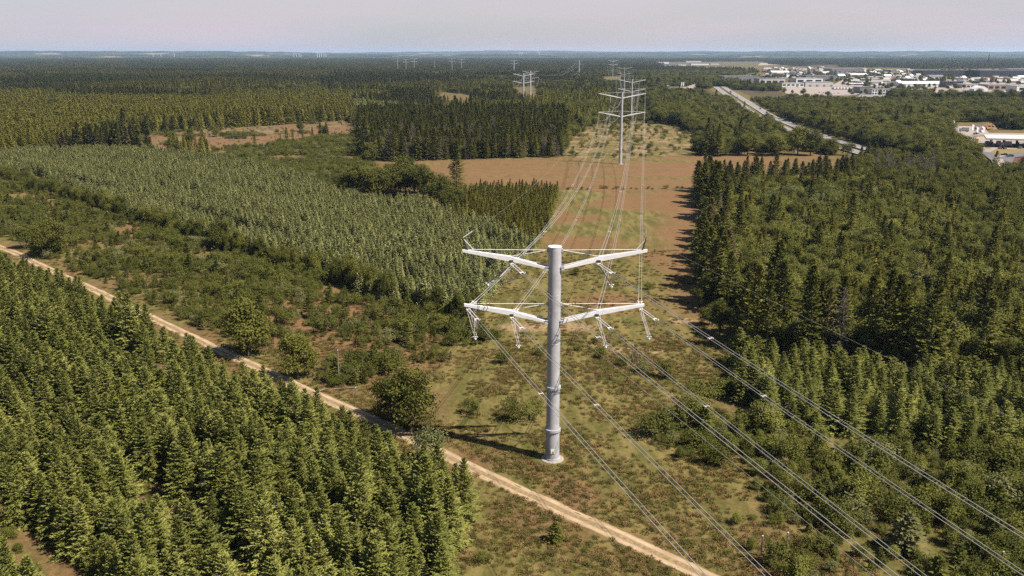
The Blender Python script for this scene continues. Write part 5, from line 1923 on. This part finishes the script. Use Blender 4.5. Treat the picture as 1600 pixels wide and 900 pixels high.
HALLS = [
    (1130, 1186, 131, 119.5, 60, 'grey_wall', 'roof_grey', 'long low grey-roofed hall at the left end of the industrial area', 'flat', 0, 3, 0.05),
    (1186, 1226, 135.5, 123, 45, 'offwhite', 'roof_grey', 'grey hall with pale front left of the gravel lot', 'flat', 4, 2, 0.0),
    (1222, 1256, 136, 130, 22, 'white_paint', 'roof_pale', 'low white building at the left edge of the gravel lot', 'flat', 5, 1, 0.0),
    (1243, 1285, 131.5, 122.5, 40, 'white_paint', 'roof_pale', 'white hall with stepped roof behind the gravel lot', 'flat', 3, 1, 0.03),
    (1258, 1302, 136, 128.5, 26, 'offwhite', 'roof_pale', 'long pale hall bordering the back of the gravel lot', 'flat', 0, 4, 0.0),
    (1259, 1308, 125, 118.5, 45, 'grey_wall', 'roof_grey', 'purple-grey shed hall behind the white halls', 'flat', 0, 2, 0.0),
    (1299, 1350, 114.5, 107.5, 80, 'grey_wall', 'roof_grey', 'large grey hall standing alone before the far woods', 'flat', 0, 0, 0.0),
    (1347, 1353, 114, 106.3, 60, 'white_paint', 'roof_pale', 'white end block of the large grey hall', 'flat', 0, 0, 0.0),
    (1343, 1364, 146.5, 136.5, 30, 'grey_wall', 'roof_grey', 'dark grey cube hall beside the parked trailers', 'flat', 0, 0, 0.0),
    (1362, 1412, 148.5, 139.5, 26, 'white_paint', 'roof_grey', 'white two-storey office with a row of windows above the woods', 'flat', 12, 0, 0.0),
    (1412, 1446, 148.0, 141.0, 24, 'grey_wall', 'roof_dark', 'dark low building right of the white windowed office', 'flat', 3, 1, 0.0),
    (1408, 1478, 136.0, 131.0, 55, 'white_paint', 'white_paint', 'wide white hall with bright shallow gable roof', 'gable', 0, 2, 0.0),
    (1478, 1504, 137.5, 128.0, 30, 'dark_wall', 'roof_dark', 'small black hall right of the wide white hall', 'flat', 0, 0, 0.0),
    (1482, 1496, 137.8, 134.3, 8, 'white_paint', 'roof_pale', 'white box building in front of the small black hall', 'flat', 0, 0, 0.0),
    (1503, 1543, 138.5, 132.0, 32, 'offwhite', 'roof_pale', 'pale grey hall behind the white tent', 'flat', 6, 1, 0.0),
    (1522, 1543, 143.5, 139.0, 18, 'white_paint', 'white_paint', 'white arched tent hall in front of the pale grey hall', 'arch', 0, 0, 0.0),
    (1543, 1592, 141.5, 132.5, 36, 'tan', 'tan', 'tan-roofed workshop at the right side of the town', 'flat', 5, 2, 0.0),
    (1588, 1640, 144.0, 134.5, 36, 'white_paint', 'roof_pale', 'white hall cut by the right edge behind parked trailers', 'flat', 2, 0, 0.0),
    (1442, 1530, 119.5, 110.5, 70, 'dark_wall', 'roof_dark', 'long black factory along the far woods, left wing', 'flat', 0, 0, 0.0),
    (1530, 1650, 120.5, 110.0, 70, 'dark_wall', 'roof_grey', 'long black factory along the far woods, right wing', 'flat', 0, 0, 0.0),
    (1575, 1660, 113.0, 107.5, 60, 'dark_wall', 'roof_pale', 'dark blue block with pale roof edge at the upper right', 'flat', 0, 0, 0.0),
    (1132, 1148, 113.5, 111.0, 20, 'white_paint', 'roof_pale', 'small white shed above the trees left of the town', 'flat', 0, 0, 0.0),
    (1060, 1072, 103.0, 101.0, 40, 'white_paint', 'roof_pale', 'far white store, first in the row left of the motorway', 'flat', 0, 0, 0.0),
    (1080, 1108, 101.8, 99.6, 50, 'white_paint', 'roof_pale', 'far white store, long one in the row left of the motorway', 'flat', 0, 0, 0.0),
    (1110, 1124, 101.4, 99.4, 50, 'offwhite', 'roof_pale', 'far pale store, last in the row left of the motorway', 'flat', 0, 0, 0.0),
    (1032, 1055, 103.0, 100.6, 50, 'grey_wall', 'roof_grey', 'far grey store above the wood left of the motorway', 'flat', 0, 0, 0.0),
    (1072, 1096, 97.6, 95.4, 60, 'offwhite', 'roof_pale', 'pale block on the far edge of town', 'flat', 0, 0, 0.0),
    (838, 880, 98.8, 95.6, 60, 'dark_wall', 'roof_grey', 'long dark far hall behind the woods', 'flat', 0, 0, 0.0),
    (888, 905, 99.2, 95.8, 50, 'brick_wall', 'roof_pale', 'reddish far hall beside the lone distant pylon', 'flat', 0, 0, 0.0),
    (912, 940, 99.3, 96.9, 50, 'dark_wall', 'roof_pale', 'low dark far hall right of the lone distant pylon', 'flat', 0, 0, 0.0),
    (985, 1012, 100.5, 96.6, 50, 'brick_wall', 'roof_red', 'reddish far block behind the fourth pylon', 'flat', 0, 0, 0.0),
    (1012, 1045, 99.5, 97.0, 50, 'white_paint', 'roof_pale', 'white far hall right of the reddish block', 'flat', 0, 0, 0.0),
    (940, 985, 100.2, 98.0, 50, 'offwhite', 'roof_pale', 'pale far hall left of the reddish block', 'flat', 0, 0, 0.0),
    (129, 137, 89.0, 87.0, 60, 'white_paint', 'white_paint', 'tiny white farm hall on the far left plain', 'flat', 0, 0, 0.0),
    (390, 402, 96.2, 94.9, 40, 'white_paint', 'roof_pale', 'tiny white shed beyond the left forest', 'flat', 0, 0, 0.0),
    (1042, 1046, 139.0, 134.5, 12, 'tan', 'roof_pale', 'small kiosk of the rest area among trees', 'flat', 0, 0, 0.0),
]
for a in HALLS:
    hall(*a[:8], shape=a[8], win=a[9], gate=a[10], rot=a[11], two=('two-storey' in a[7]))


def house(x, y, w, d, ht, rot, wall, roof, group, label):
    e = empty('house', (x, y, 0), rot)
    tag(e, label, 'house', group)
    MB().box(-w / 2, w / 2, -d / 2, d / 2, -0.4, ht).build('wall', M[wall], e)
    rr = d * 0.38
    MB().add([(-w / 2 - .4, -d / 2 - .4, ht), (w / 2 + .4, -d / 2 - .4, ht), (w / 2 + .4, 0, ht + rr), (-w / 2 - .4, 0, ht + rr), (-w / 2 - .4, d / 2 + .4, ht), (w / 2 + .4, d / 2 + .4, ht)],
             [(0, 1, 2, 3), (3, 2, 5, 4), (0, 3, 4), (1, 5, 2), (0, 4, 5, 1)]).build('roof', M[roof], e)


WALLS = ['white_paint', 'offwhite', 'brick_wall', 'white_paint', 'offwhite', 'tan']
ROOFS = ['roof_red', 'roof_dark', 'roof_grey', 'roof_pale', 'roof_pale', 'white_paint']
taken = []
n_h = 0
for tries in range(900):
    if len(taken) >= 75:
        break
    px, py = (rng.uniform(1195, 1330), rng.uniform(108, 123)) if tries % 2 else (rng.uniform(1330, 1600), rng.uniform(111, 134))
    wpx = rng.uniform(9, 30) * (0.6 if py < 115 else 1.0)
    ok = all(not (a[0] - 2 < px + wpx and px < a[1] + 2 and a[3] - 2 < py < a[2] + 3.5) for a in HALLS)
    ok = ok and all(not (q[3] - 2 < px + wpx and px < q[4] + 2 and abs(q[5] - py) < 2.6) for q in taken)
    if not ok:
        continue
    g_ = G(px + wpx / 2, py)
    taken.append((g_[0], g_[1], 0, px, px + wpx, py))
    wc = ('white_paint', 'offwhite', 'white_paint', 'grey_wall', 'tan', 'offwhite')[int(rng.integers(6))]
    rc = ('roof_pale', 'white_paint', 'roof_grey', 'roof_pale', 'offwhite')[int(rng.integers(5))]
    hall(px, px + wpx, py, py - rng.uniform(2.2, 4.2) * (0.7 if py < 116 else 1), rng.uniform(22, 55), wc, rc, 'low warehouse among the town halls', shape='gable' if rng.random() < 0.3 else 'flat',
         win=int(rng.integers(0, 4)), gate=int(rng.integers(0, 3)), rot=rng.normal(0, 0.05), name='warehouse', group='warehouses of the town')
for tries in range(900):
    if n_h >= 100:
        break
    zone = tries % 3
    if zone == 0:
        px, py = rng.uniform(1190, 1300), rng.uniform(107, 122)
    elif zone == 1:
        px, py = rng.uniform(1330, 1450), rng.uniform(110, 136)
    else:
        px, py = rng.uniform(1440, 1600), rng.uniform(119, 133)
    ok = all(not (a[0] - 3 < px < a[1] + 3 and a[3] - 2 < py < a[2] + 3) for a in HALLS)
    g_ = G(px, py)
    ok = ok and all(abs(g_[0] - q[0]) > 17 or abs(g_[1] - q[1]) > 17 for q in taken) and not (1340 < px < 1362 and 118 < py)
    if not ok:
        continue
    taken.append(g_)
    n_h += 1
    wi, ri = int(rng.integers(len(WALLS))), int(rng.integers(len(ROOFS)))
    house(g_[0], g_[1], rng.uniform(10, 22), rng.uniform(8, 13), rng.uniform(3.0, 6.0), rng.uniform(-0.8, 0.8), WALLS[wi], ROOFS[ri], 'small town buildings',
          'small gabled building among the town halls')

# paved yards
def sheet(name, px, z, mat, kind='structure'):
    poly = [G(*q)[:2] for q in px]
    me = mesh_np(name, [(a_, b_, z) for a_, b_ in poly], [tuple(range(len(poly)))], [M[mat]])
    if me.polygons[0].normal.z < 0:
        me.flip_normals()
    return tag(link(name, me), kind=kind)


sheet('gravel_yard', [(1226, 146), (1228, 136.2), (1345, 136.2), (1348, 146.5), (1330, 150), (1240, 150)], 0.75, 'lot')
sheet('yard', [(1340, 152), (1346, 146), (1460, 146.5), (1640, 148), (1640, 152.5), (1450, 152)], 0.75, 'asphalt')
sheet('yard', [(1296, 136), (1330, 118), (1450, 122), (1600, 131), (1640, 145.5), (1450, 145.8), (1350, 135.8)], 0.70, 'lot')
sheet('yard', [(1190, 122), (1200, 112), (1300, 112), (1330, 118), (1300, 125)], 0.70, 'asphalt')
sheet('stubble_field', [(1184, 102.5), (1188, 98.5), (1222, 98.3), (1224, 101.5)], 0.75, 'tan')
sheet('rest_area_pavement', [(1030, 142.5), (1042, 137.5), (1072, 136.5), (1088, 130.5), (1094, 132), (1080, 141), (1060, 145.5)], 0.75, 'lot')

# ------------------------------------------------------------------ vehicles
CARP = [(-2.1, 0.35), (2.1, 0.35), (2.15, 0.75), (1.9, 0.95), (1.0, 1.0), (-1.9, 1.0), (-2.15, 0.8)]
CABP = [(0.95, 1.0), (0.35, 1.48), (-1.25, 1.5), (-1.85, 1.0)]


def side_prism(prof, w):
    n_ = len(prof)
    vs = [(x_, -w / 2, z_) for x_, z_ in prof] + [(x_, w / 2, z_) for x_, z_ in prof]
    fs = [tuple(range(n_)), tuple(reversed(range(n_, 2 * n_)))] + [(i, n_ + i, n_ + (i + 1) % n_, (i + 1) % n_) for i in range(n_)]
    return vs, fs


def wheel(e, x, y, r):
    n_ = 10
    vs = [(x + r * math.cos(6.283 * i / n_), y + s_ * 0.12, r + r * math.sin(6.283 * i / n_)) for s_ in (-1, 1) for i in range(n_)]
    fs = [tuple(range(n_)), tuple(reversed(range(n_, 2 * n_)))] + [(i, n_ + i, n_ + (i + 1) % n_, (i + 1) % n_) for i in range(n_)]
    MB().add(vs, fs).build('wheel', M['rubber'], e)


def car(pos, rot, mat, label, group=None):
    e = empty('car', pos, rot)
    tag(e, label, 'car', group)
    MB().add(*side_prism(CARP, 1.8)).build('body', M[mat], e)
    cb = MB().add(*side_prism(CABP, 1.6)).build('window_band', M['glass'], e)
    MB().box(-1.2, 0.3, -0.72, 0.72, 1.5, 1.54).build('roof', M[mat], cb)
    for x_ in (-1.3, 1.35):
        for y_ in (-0.82, 0.82):
            wheel(e, x_, y_, 0.33)
    return e


def truck(pos, rot, cab, box, label, group=None, L=9.0):
    e = empty('truck', pos, rot)
    tag(e, label, 'truck', group)
    MB().box(-L / 2, L / 2 - 2.6, -1.25, 1.25, 1.0, 3.8).build('cargo_box', M[box], e)
    MB().add(*side_prism([(L / 2 - 2.4, 0.5), (L / 2, 0.5), (L / 2, 1.7), (L / 2 - 0.5, 3.0), (L / 2 - 2.4, 3.0)], 2.4)).build('cab', M[cab], e)
    MB().add([(L / 2 + 0.02, -1.0, 1.75), (L / 2 + 0.02, 1.0, 1.75), (L / 2 - 0.42, 1.0, 2.85), (L / 2 - 0.42, -1.0, 2.85)], [(0, 1, 2, 3)]).build('windscreen', M['glass'], e)
    MB().box(-L / 2, L / 2 - 0.2, -0.5, 0.5, 0.55, 0.98).build('chassis', M['black'], e)
    for x_ in (-L / 2 + 1.2, -L / 2 + 2.4, L / 2 - 1.2):
        for y_ in (-1.1, 1.1):
            wheel(e, x_, y_, 0.5)
    return e


def trailer(pos, rot, mat, label, group):
    e = empty('trailer', pos, rot)
    tag(e, label, 'trailer', group)
    MB().box(-6.5, 6.5, -1.3, 1.3, 1.1, 4.0).build('cargo_box', M[mat], e)
    MB().box(-6.3, 6.3, -0.5, 0.5, 0.75, 1.08).build('chassis', M['black'], e)
    MB().box(4.2, 4.5, -0.9, 0.9, 0.0, 0.75).build('support_leg', M['dark_steel'], e)
    for x_ in (-5.0, -3.7, -2.4):
        for y_ in (-1.1, 1.1):
            wheel(e, x_, y_, 0.5)


def heading(px, py):
    g_ = G(px, py)
    ys = [q[1] for q in MOTOR[::-1]]
    xs = [q[0] for q in MOTOR[::-1]]
    return math.atan2(20, np.interp(g_[1] + 10, ys, xs) - np.interp(g_[1] - 10, ys, xs))


def onroad(px, py, z=0.76):
    g_ = G(px, py, z)
    return (g_[0], g_[1], z)


for (px, py, mat, lab) in ((1188, 170.5, 'black', 'black car in the middle of the motorway carriageway'),
                           (1198, 176.5, 'black', 'dark car half in the tree shade on the motorway'),
                           (1218, 186.2, 'silver', 'grey car under the trees on the near motorway stretch'),
                           (1152, 152.5, 'silver', 'silver car far up the motorway behind the truck'),
                           (1206, 181.8, 'white_paint', 'tiny white car between two dark cars on the motorway')):
    car(onroad(px, py), heading(px, py), mat, lab, 'cars on the motorway')
truck(onroad(1141.5, 145.5), heading(1141, 145), 'white_paint', 'silver', 'white truck far up the motorway where it leaves the woods', 'trucks', 12)
# parked trailers and cars in the yards
for j in range(8):
    g_ = G(1304 + 5.0 * j, 140.6)
    trailer((g_[0], g_[1] + 6, 0.76), math.pi / 2 + 0.05, 'white_paint', 'white box trailer in the row parked on the gravel lot', 'trailers on the gravel lot')
for j in range(6):
    g_ = G(1563 + 7.5 * j, 147.2)
    trailer((g_[0], g_[1] + 4, 0.76), 0.9, 'blue' if j == 0 else 'white_paint',
            'blue-fronted trailer at the left end of the right-hand trailer row' if j == 0 else 'white trailer in the row at the right edge of the town', 'trailers at the right edge')
cols_ = ['black', 'silver', 'white_paint', 'white_paint', 'dark_steel', 'blue', 'silver', 'red']
for j in range(26):
    g_ = G(1449 + 4.1 * j, 148.2 + 0.05 * j)
    car((g_[0], g_[1], 0.76), math.pi / 2 + rng.normal(0, 0.06), cols_[int(rng.integers(len(cols_)))], 'car parked in the long town-yard row', 'cars parked in the town yard')
for j, (px, py, mat) in enumerate(((1286, 146.6, 'red'), (1293, 147.2, 'red'), (1304, 147, 'white_paint'), (1310, 146.8, 'white_paint'), (1299, 148.6, 'silver'), (1280, 145.5, 'dark_steel'))):
    g_ = G(px, py)
    car((g_[0], g_[1], 0.76), rng.uniform(0, 3), mat, ('left red car', 'right red car', 'left white car', 'right white car', 'silver car', 'dark car')[j] + ' parked at the near edge of the gravel lot', 'cars on the gravel lot')

# ------------------------------------------------------------------ filling station by the slip road
sheet('forecourt', [(1488, 216), (1490, 198), (1536, 199), (1545, 209), (1700, 211), (1700, 236), (1600, 234.5), (1560, 240), (1552, 246), (1535, 240), (1520, 228)], 0.75, 'lot')
sheet('slip_road', [(1530, 238), (1552, 240), (1640, 236), (1640, 241), (1585, 248), (1578, 262), (1590, 276), (1560, 276), (1548, 252)], 0.77, 'asphalt_dark')
sheet('footway', [(1556, 250.5), (1566, 249.8), (1584, 272), (1568, 272)], 0.80, 'lot')
sheet('road_marking', [(1553.5, 249), (1555.5, 249), (1569, 270), (1566, 270)], 0.82, 'line_paint')
sheet('road_marking', [(1554, 248.6), (1560, 245.6), (1582, 243.0), (1582, 243.8), (1562, 246.6), (1556, 249.2)], 0.82, 'line_paint')
gm2 = M['tuft_ground'] = plain('dry_lawn', (0.30, 0.22, 0.07), 0.95, 0, 0.2, 0.2)
sheet('grass_island', [(1546, 240), (1556, 235), (1640, 232.5), (1640, 236.5), (1575, 241.5), (1553, 242.3)], 0.80, 'tuft_ground')
sheet('grass_island', [(1535, 229), (1541, 229), (1549, 233.4), (1541, 233.8)], 0.80, 'tuft_ground')
sheet('grass_island', [(1519, 213.5), (1535, 211.5), (1539, 214.5), (1522, 215.5)], 0.80, 'tuft_ground')
c0, c1 = G(1537, 211.2, 6.6), G(1690, 213.5, 6.6)
c2, c3 = G(1692, 221.0, 6.6), G(1541, 217.0, 6.6)
st_ = empty('filling_station', (c3[0], c3[1], 0.75))
tag(st_, 'flat pale canopy of the filling station on dark posts at the right edge', 'filling station')
loc_ = np.array([c3[0], c3[1], 0.75])
MB().hexa([np.array(q) - loc_ - np.array([0, 0, 0.5]) for q in (c3, c2, c1, c0)], [np.array(q) - loc_ + np.array([0, 0, 0.55]) for q in (c3, c2, c1, c0)]).build('canopy', M['offwhite'], st_)
for j in range(7):
    f_ = 0.07 + j * 0.135
    for g_ in (0.25, 0.75):
        q = (np.array(c3) * (1 - f_) + np.array(c2) * f_) * (1 - g_) + (np.array(c0) * (1 - f_) + np.array(c1) * f_) * g_ - loc_
        MB().box(q[0] - 0.3, q[0] + 0.3, q[1] - 0.3, q[1] + 0.3, 0, 5.35).build('post', M['dark_steel'], st_)
        pm_ = MB().box(q[0] + 1.2, q[0] + 2.2, q[1] - 0.4, q[1] + 0.4, 0, 1.9).build('fuel_pump', M['red' if j % 2 else 'silver'], st_)
        MB().box(q[0] + 1.3, q[0] + 2.1, q[1] - 0.43, q[1] - 0.41, 1.1, 1.7).build('display', M['black'], pm_)
hb_ = np.array(c0) - loc_
shop = empty('station_shop', (c1[0] - 6, c1[1] + 6, 0.75))
tag(shop, 'low dark glazed shop building behind the station canopy', 'shop')
MB().box(-26, 26, -7, 7, 0, 4.2).build('wall', M['dark_wall'], shop)
MB().box(-26.4, 26.4, -7.4, 7.4, 4.21, 4.7).build('roof', M['roof_pale'], shop)
for j in range(8):
    MB().box(-24 + j * 6, -19.5 + j * 6, -7.12, -7.003, 0.5, 3.2).build('window', M['glass'], shop)
g_ = G(1525, 232.5)
tp = empty('price_sign', (g_[0], g_[1], 0.75), 0.2)
tag(tp, 'tall white price totem with red and yellow panels by the station entrance', 'sign')
MB().box(-1.3, 1.3, -0.25, 0.25, 0, 6.8).build('panel', M['white_paint'], tp)
MB().box(-1.1, 1.1, -0.30, -0.253, 4.9, 6.4).build('red_panel', M['red'], tp)
MB().box(-1.1, 1.1, -0.30, -0.253, 2.9, 4.6).build('yellow_panel', M['yellow'], tp)
MB().box(-1.1, 1.1, -0.30, -0.253, 0.8, 2.6).build('dark_panel', M['black'], tp)
for j, (px, py, pt, mt) in enumerate(((1517, 216, 195, 'white_paint'), (1523, 214, 197, 'blue'), (1528, 216, 196, 'white_paint'))):
    g_ = G(px, py)
    ht = at(px, pt, g_[1])[2]
    fl = empty('flag', (g_[0], g_[1], 0.75))
    tag(fl, ('left white flag with red mark', 'dark flag between the two white flags', 'right white flag with red mark')[j] + ' on a pole at the filling station', 'flag', 'flags of the filling station')
    MB().tube([(0, 0, 0), (0, 0, ht)], 0.12, 8, 0.07).build('pole', M['white_steel'], fl)
    vs, fs = [], []
    for a_ in range(7):
        for b_ in range(2):
            x_ = 0.1 + a_ * 0.85
            vs.append((x_, 0.45 * math.sin(a_ * 1.1 + j), ht - 0.2 - a_ * 0.42 - b_ * (ht * 0.42)))
    fs = [(2 * a_, 2 * a_ + 1, 2 * a_ + 3, 2 * a_ + 2) for a_ in range(6)]
    cl = MB().add(vs, fs).build('cloth', M[mt], fl)
    md = cl.modifiers.new('thick', 'SOLIDIFY')
    md.thickness = 0.05
    MB().add([(x_, y_ - 0.06, z_ - ht * 0.14) for x_, y_, z_ in (vs[4], vs[6], vs[8])] + [(x_, y_ - 0.06, z_ - ht * 0.26) for x_, y_, z_ in (vs[4], vs[6], vs[8])], [(0, 3, 4, 1), (1, 4, 5, 2)]).build('emblem', M['red' if j != 1 else 'white_paint'], cl)
# excavator and soil heap
g_ = G(1543, 204)
ex = empty('excavator', (g_[0], g_[1], 0.75), 0.4)
tag(ex, 'orange-yellow excavator with raised arm beside the soil heap', 'excavator')
for s_ in (-1, 1):
    MB().add(*[[(x_, y_ + s_ * 1.2, z_) for x_, y_, z_ in side_prism([(-2.2, 0.1), (2.2, 0.1), (2.5, 0.5), (2.2, 0.95), (-2.2, 0.95), (-2.5, 0.5)], 0.6)[0]], side_prism([(0, 0)] * 6, 0.6)[1]]).build('crawler_track', M['rubber'], ex)
MB().box(-2.4, 1.9, -1.35, 1.35, 1.0, 2.2).build('body', M['yellow'], ex)
MB().box(0.3, 1.8, -1.3, 0.0, 2.2, 3.5).build('cab', M['glass'], ex)
MB().tube([(1.6, 0.5, 2.0), (4.0, 0.5, 5.6), (3.9, 0.5, 5.7)], 0.35, 6).tube([(3.9, 0.5, 5.6), (6.4, 0.5, 3.0)], 0.28, 6).build('arm', M['yellow'], ex)
MB().box(6.0, 7.2, -0.2, 1.2, 1.9, 3.0).build('bucket', M['dark_steel'], ex)
g_ = G(1550, 203)
R_ = np.random.default_rng(5)
vs, fs, n_ = [(0, 0, 5.6)], [], 18
for q in range(1, 6):
    for i in range(n_):
        a_ = 6.283 * i / n_
        rr = q / 5 * (9 + 2 * math.sin(2 * a_ + 1))
        vs.append((rr * math.cos(a_) + R_.normal(0, .3), rr * math.sin(a_) * 0.8 + R_.normal(0, .3), 5.6 * (1 - (q / 5)) ** 0.9 + R_.normal(0, .18) - (0.6 if q == 5 else 0)))
fs += [(0, 1 + i, 1 + (i + 1) % n_) for i in range(n_)]
for q in range(4):
    fs += [(1 + q * n_ + i, 1 + (q + 1) * n_ + i, 1 + (q + 1) * n_ + (i + 1) % n_, 1 + q * n_ + (i + 1) % n_) for i in range(n_)]
o = MB().add(vs, fs).build('soil_heap', M['soil'])
o.location = (g_[0], g_[1] + 8, 0.5)
tag(o, 'heap of reddish bare soil behind the excavator', 'soil heap')
g_ = G(1487, 201.5)
o = empty('silo', (g_[0], g_[1], 0.6))
tag(o, 'white silo with blue band at the edge of the building site', 'silo')
MB().lathe([(1.9, 0.0), (1.9, 6.2), (1.2, 7.0), (0.3, 7.2)], 20).build('tank', M['white_paint'], o)
MB().lathe([(1.94, 3.6), (1.94, 4.6)], 20, cap=False).build('band', M['blue'], o)
truck((*G(1506, 207)[:2], 0.76), 2.6, 'white_paint', 'white_paint', 'white box truck parked on the building site by the silo', 'trucks', 8)
truck((*G(1571, 231)[:2], 0.78), 2.8, 'white_paint', 'offwhite', 'white van truck standing before the station canopy', 'trucks', 7)
truck((*G(1559, 230)[:2], 0.78), 1.2, 'dark_steel', 'silver', 'grey truck left of the white one at the station', 'trucks', 7)
for (px, py, mat, lab) in ((1543, 225, 'black', 'black car under the left end of the station canopy'), (1523, 211.5, 'black', 'black car on the drive behind the flags'), (1526.5, 211, 'dark_steel', 'second dark car behind the flags'),
                           (1562, 234, 'red', 'dark red car below the grey truck at the station'), (1568, 234.6, 'dark_steel', 'dark grey car below the white truck at the station'), (1594, 233.5, 'silver', 'silver car at the right end of the station'),
                           (1569, 245, 'black', 'small black car on the slip road bend'), (1545, 227, 'silver', 'silver car in the canopy shade'), (1578, 246.7, 'blue', 'dark blue car parked on the grass by the slip road')):
    car((*G(px, py)[:2], 0.80), rng.uniform(0, 3.1), mat, lab, 'cars at the filling station')
g_ = G(1593, 256)
plant_one('shrub', 'flowering_bush', g_[0], g_[1], 4.0, 'round bush with pink blossom beside the slip road', 'bush', v=2, wide=1.3)
o = C.objects[-1] if False else [q for q in C.objects if q.name.startswith('flowering_bush')][0]
o.data = o.data.copy()
o.data.materials[0] = M['pink']
# rest area among the trees left of the motorway
for j, (px, py, mat) in enumerate(((1036, 142, 'white_paint'), (1041, 142.4, 'white_paint'), (1048, 142.6, 'red'), (1052, 142.2, 'silver'), (1059, 141.8, 'black'), (1062, 142.3, 'white_paint'))):
    car((*G(px, py)[:2], 0.78), rng.uniform(0, 3), mat, 'car parked at the small rest area left of the motorway', 'cars at the rest area')
for j, px in enumerate((1064, 1067)):
    g_ = G(px, 140.5)
    fl = empty('flag', (g_[0], g_[1], 0.75))
    tag(fl, ('left', 'right')[j] + ' tall white banner at the rest area among the trees', 'flag', 'banners of the rest area')
    ht = 13.0
    MB().tube([(0, 0, 0), (0, 0, ht)], 0.25, 8, 0.18).build('pole', M['white_paint'], fl)
    MB().box(0.2, 1.8, -0.05, 0.05, ht - 6, ht - 0.3).build('cloth', M['white_paint'], fl)
# white caravan on the small clearing in the right-hand woods
g_ = G(1379, 190)
sheet('clearing', [(1372, 193), (1376, 190), (1405, 191), (1409, 194), (1390, 195.5)], 0.75, 'tuft_ground')
cv_ = empty('caravan', (g_[0], g_[1] - 4, 0.76), 0.2)
tag(cv_, 'white caravan on the small clearing in the woods right of the motorway', 'caravan')
MB().add(*side_prism([(-3, 0.5), (3, 0.5), (3.2, 1.6), (2.6, 2.8), (-2.7, 2.8), (-3.1, 1.6)], 2.4)).build('body', M['white_paint'], cv_)
for x_ in (-1.5, 0.8):
    MB().box(x_, x_ + 1.2, -1.24, -1.203, 1.5, 2.3).build('window', M['glass'], cv_)
wheel(cv_, 0, -1.0, 0.4)
wheel(cv_, 0, 1.0, 0.4)
# far church spire
a_ = at(1546, 84, 4300)
sp_ = empty('church', (a_[0], 4300, 0))
tag(sp_, 'tiny dark pointed spire above the far woods on the right', 'church')
MB().box(-3.5, 3.5, -3.5, 3.5, 0, a_[2] * 0.6).build('tower', M['dark_wall'], sp_)
MB().lathe([(4.0, a_[2] * 0.6), (0.2, a_[2])], 8).build('spire', M['dark_wall'], sp_)

# ------------------------------------------------------------------ tell look-alikes apart by size and place
def nth(k_):
    return '%d%s' % (k_, 'th' if 10 < k_ % 100 < 14 else {1: 'st', 2: 'nd', 3: 'rd'}.get(k_ % 10, 'th'))


same = {}
for o in C.objects:
    if o.parent is None and 'label' in o and o.get('kind') is None:
        same.setdefault(o['label'], []).append(o)
for lab, obs in same.items():
    if len(obs) < 2:
        continue
    P = np.array([o.location[:] for o in obs])
    u, w, d = proj(P)
    if len(obs) <= 12:
        for r_, i in enumerate(np.argsort(u)):
            obs[i]['label'] = '%s, %s from left' % (lab, nth(r_ + 1))
        continue
    hs = np.array([o.scale[2] for o in obs])
    mid = np.median(hs)
    q1, q2 = np.quantile(w, (0.33, 0.67))
    x1, x2 = np.quantile(u, (0.33, 0.67))
    cells = {}
    for i in range(len(obs)):
        size_ = '' if hs.std() < 1e-4 else ('tall one, ' if hs[i] > mid else 'low one, ')
        place = ('front' if w[i] > q2 else 'middle' if w[i] > q1 else 'back') + ' ' + ('left' if u[i] < x1 else 'centre' if u[i] < x2 else 'right')
        cells.setdefault(size_ + place, []).append(i)
    for cell, idx in cells.items():
        idx.sort(key=lambda i: u[i])
        for r_, i in enumerate(idx):
            obs[i]['label'] = '%s, %s, %s from left' % (lab, cell, nth(r_ + 1))

# ------------------------------------------------------------------ the air
hz_m = bpy.data.materials.new('haze')
hz_m.use_nodes = True
n, l = hz_m.node_tree.nodes, hz_m.node_tree.links
n.remove(n['Principled BSDF'])
pv = n.new('ShaderNodeVolumePrincipled')
pv.inputs['Color'].default_value = (0.55, 0.74, 1.0, 1)
pv.inputs['Density'].default_value = 3.2e-5
pv.inputs['Anisotropy'].default_value = 0.2
l.new(pv.outputs['Volume'], n['Material Output'].inputs['Volume'])
hz = MB().box(-36000, 36000, -1500, 36000, -4, 160).build('haze', hz_m)
tag(hz, 'thin blue summer haze over the plain', 'haze', kind='stuff')
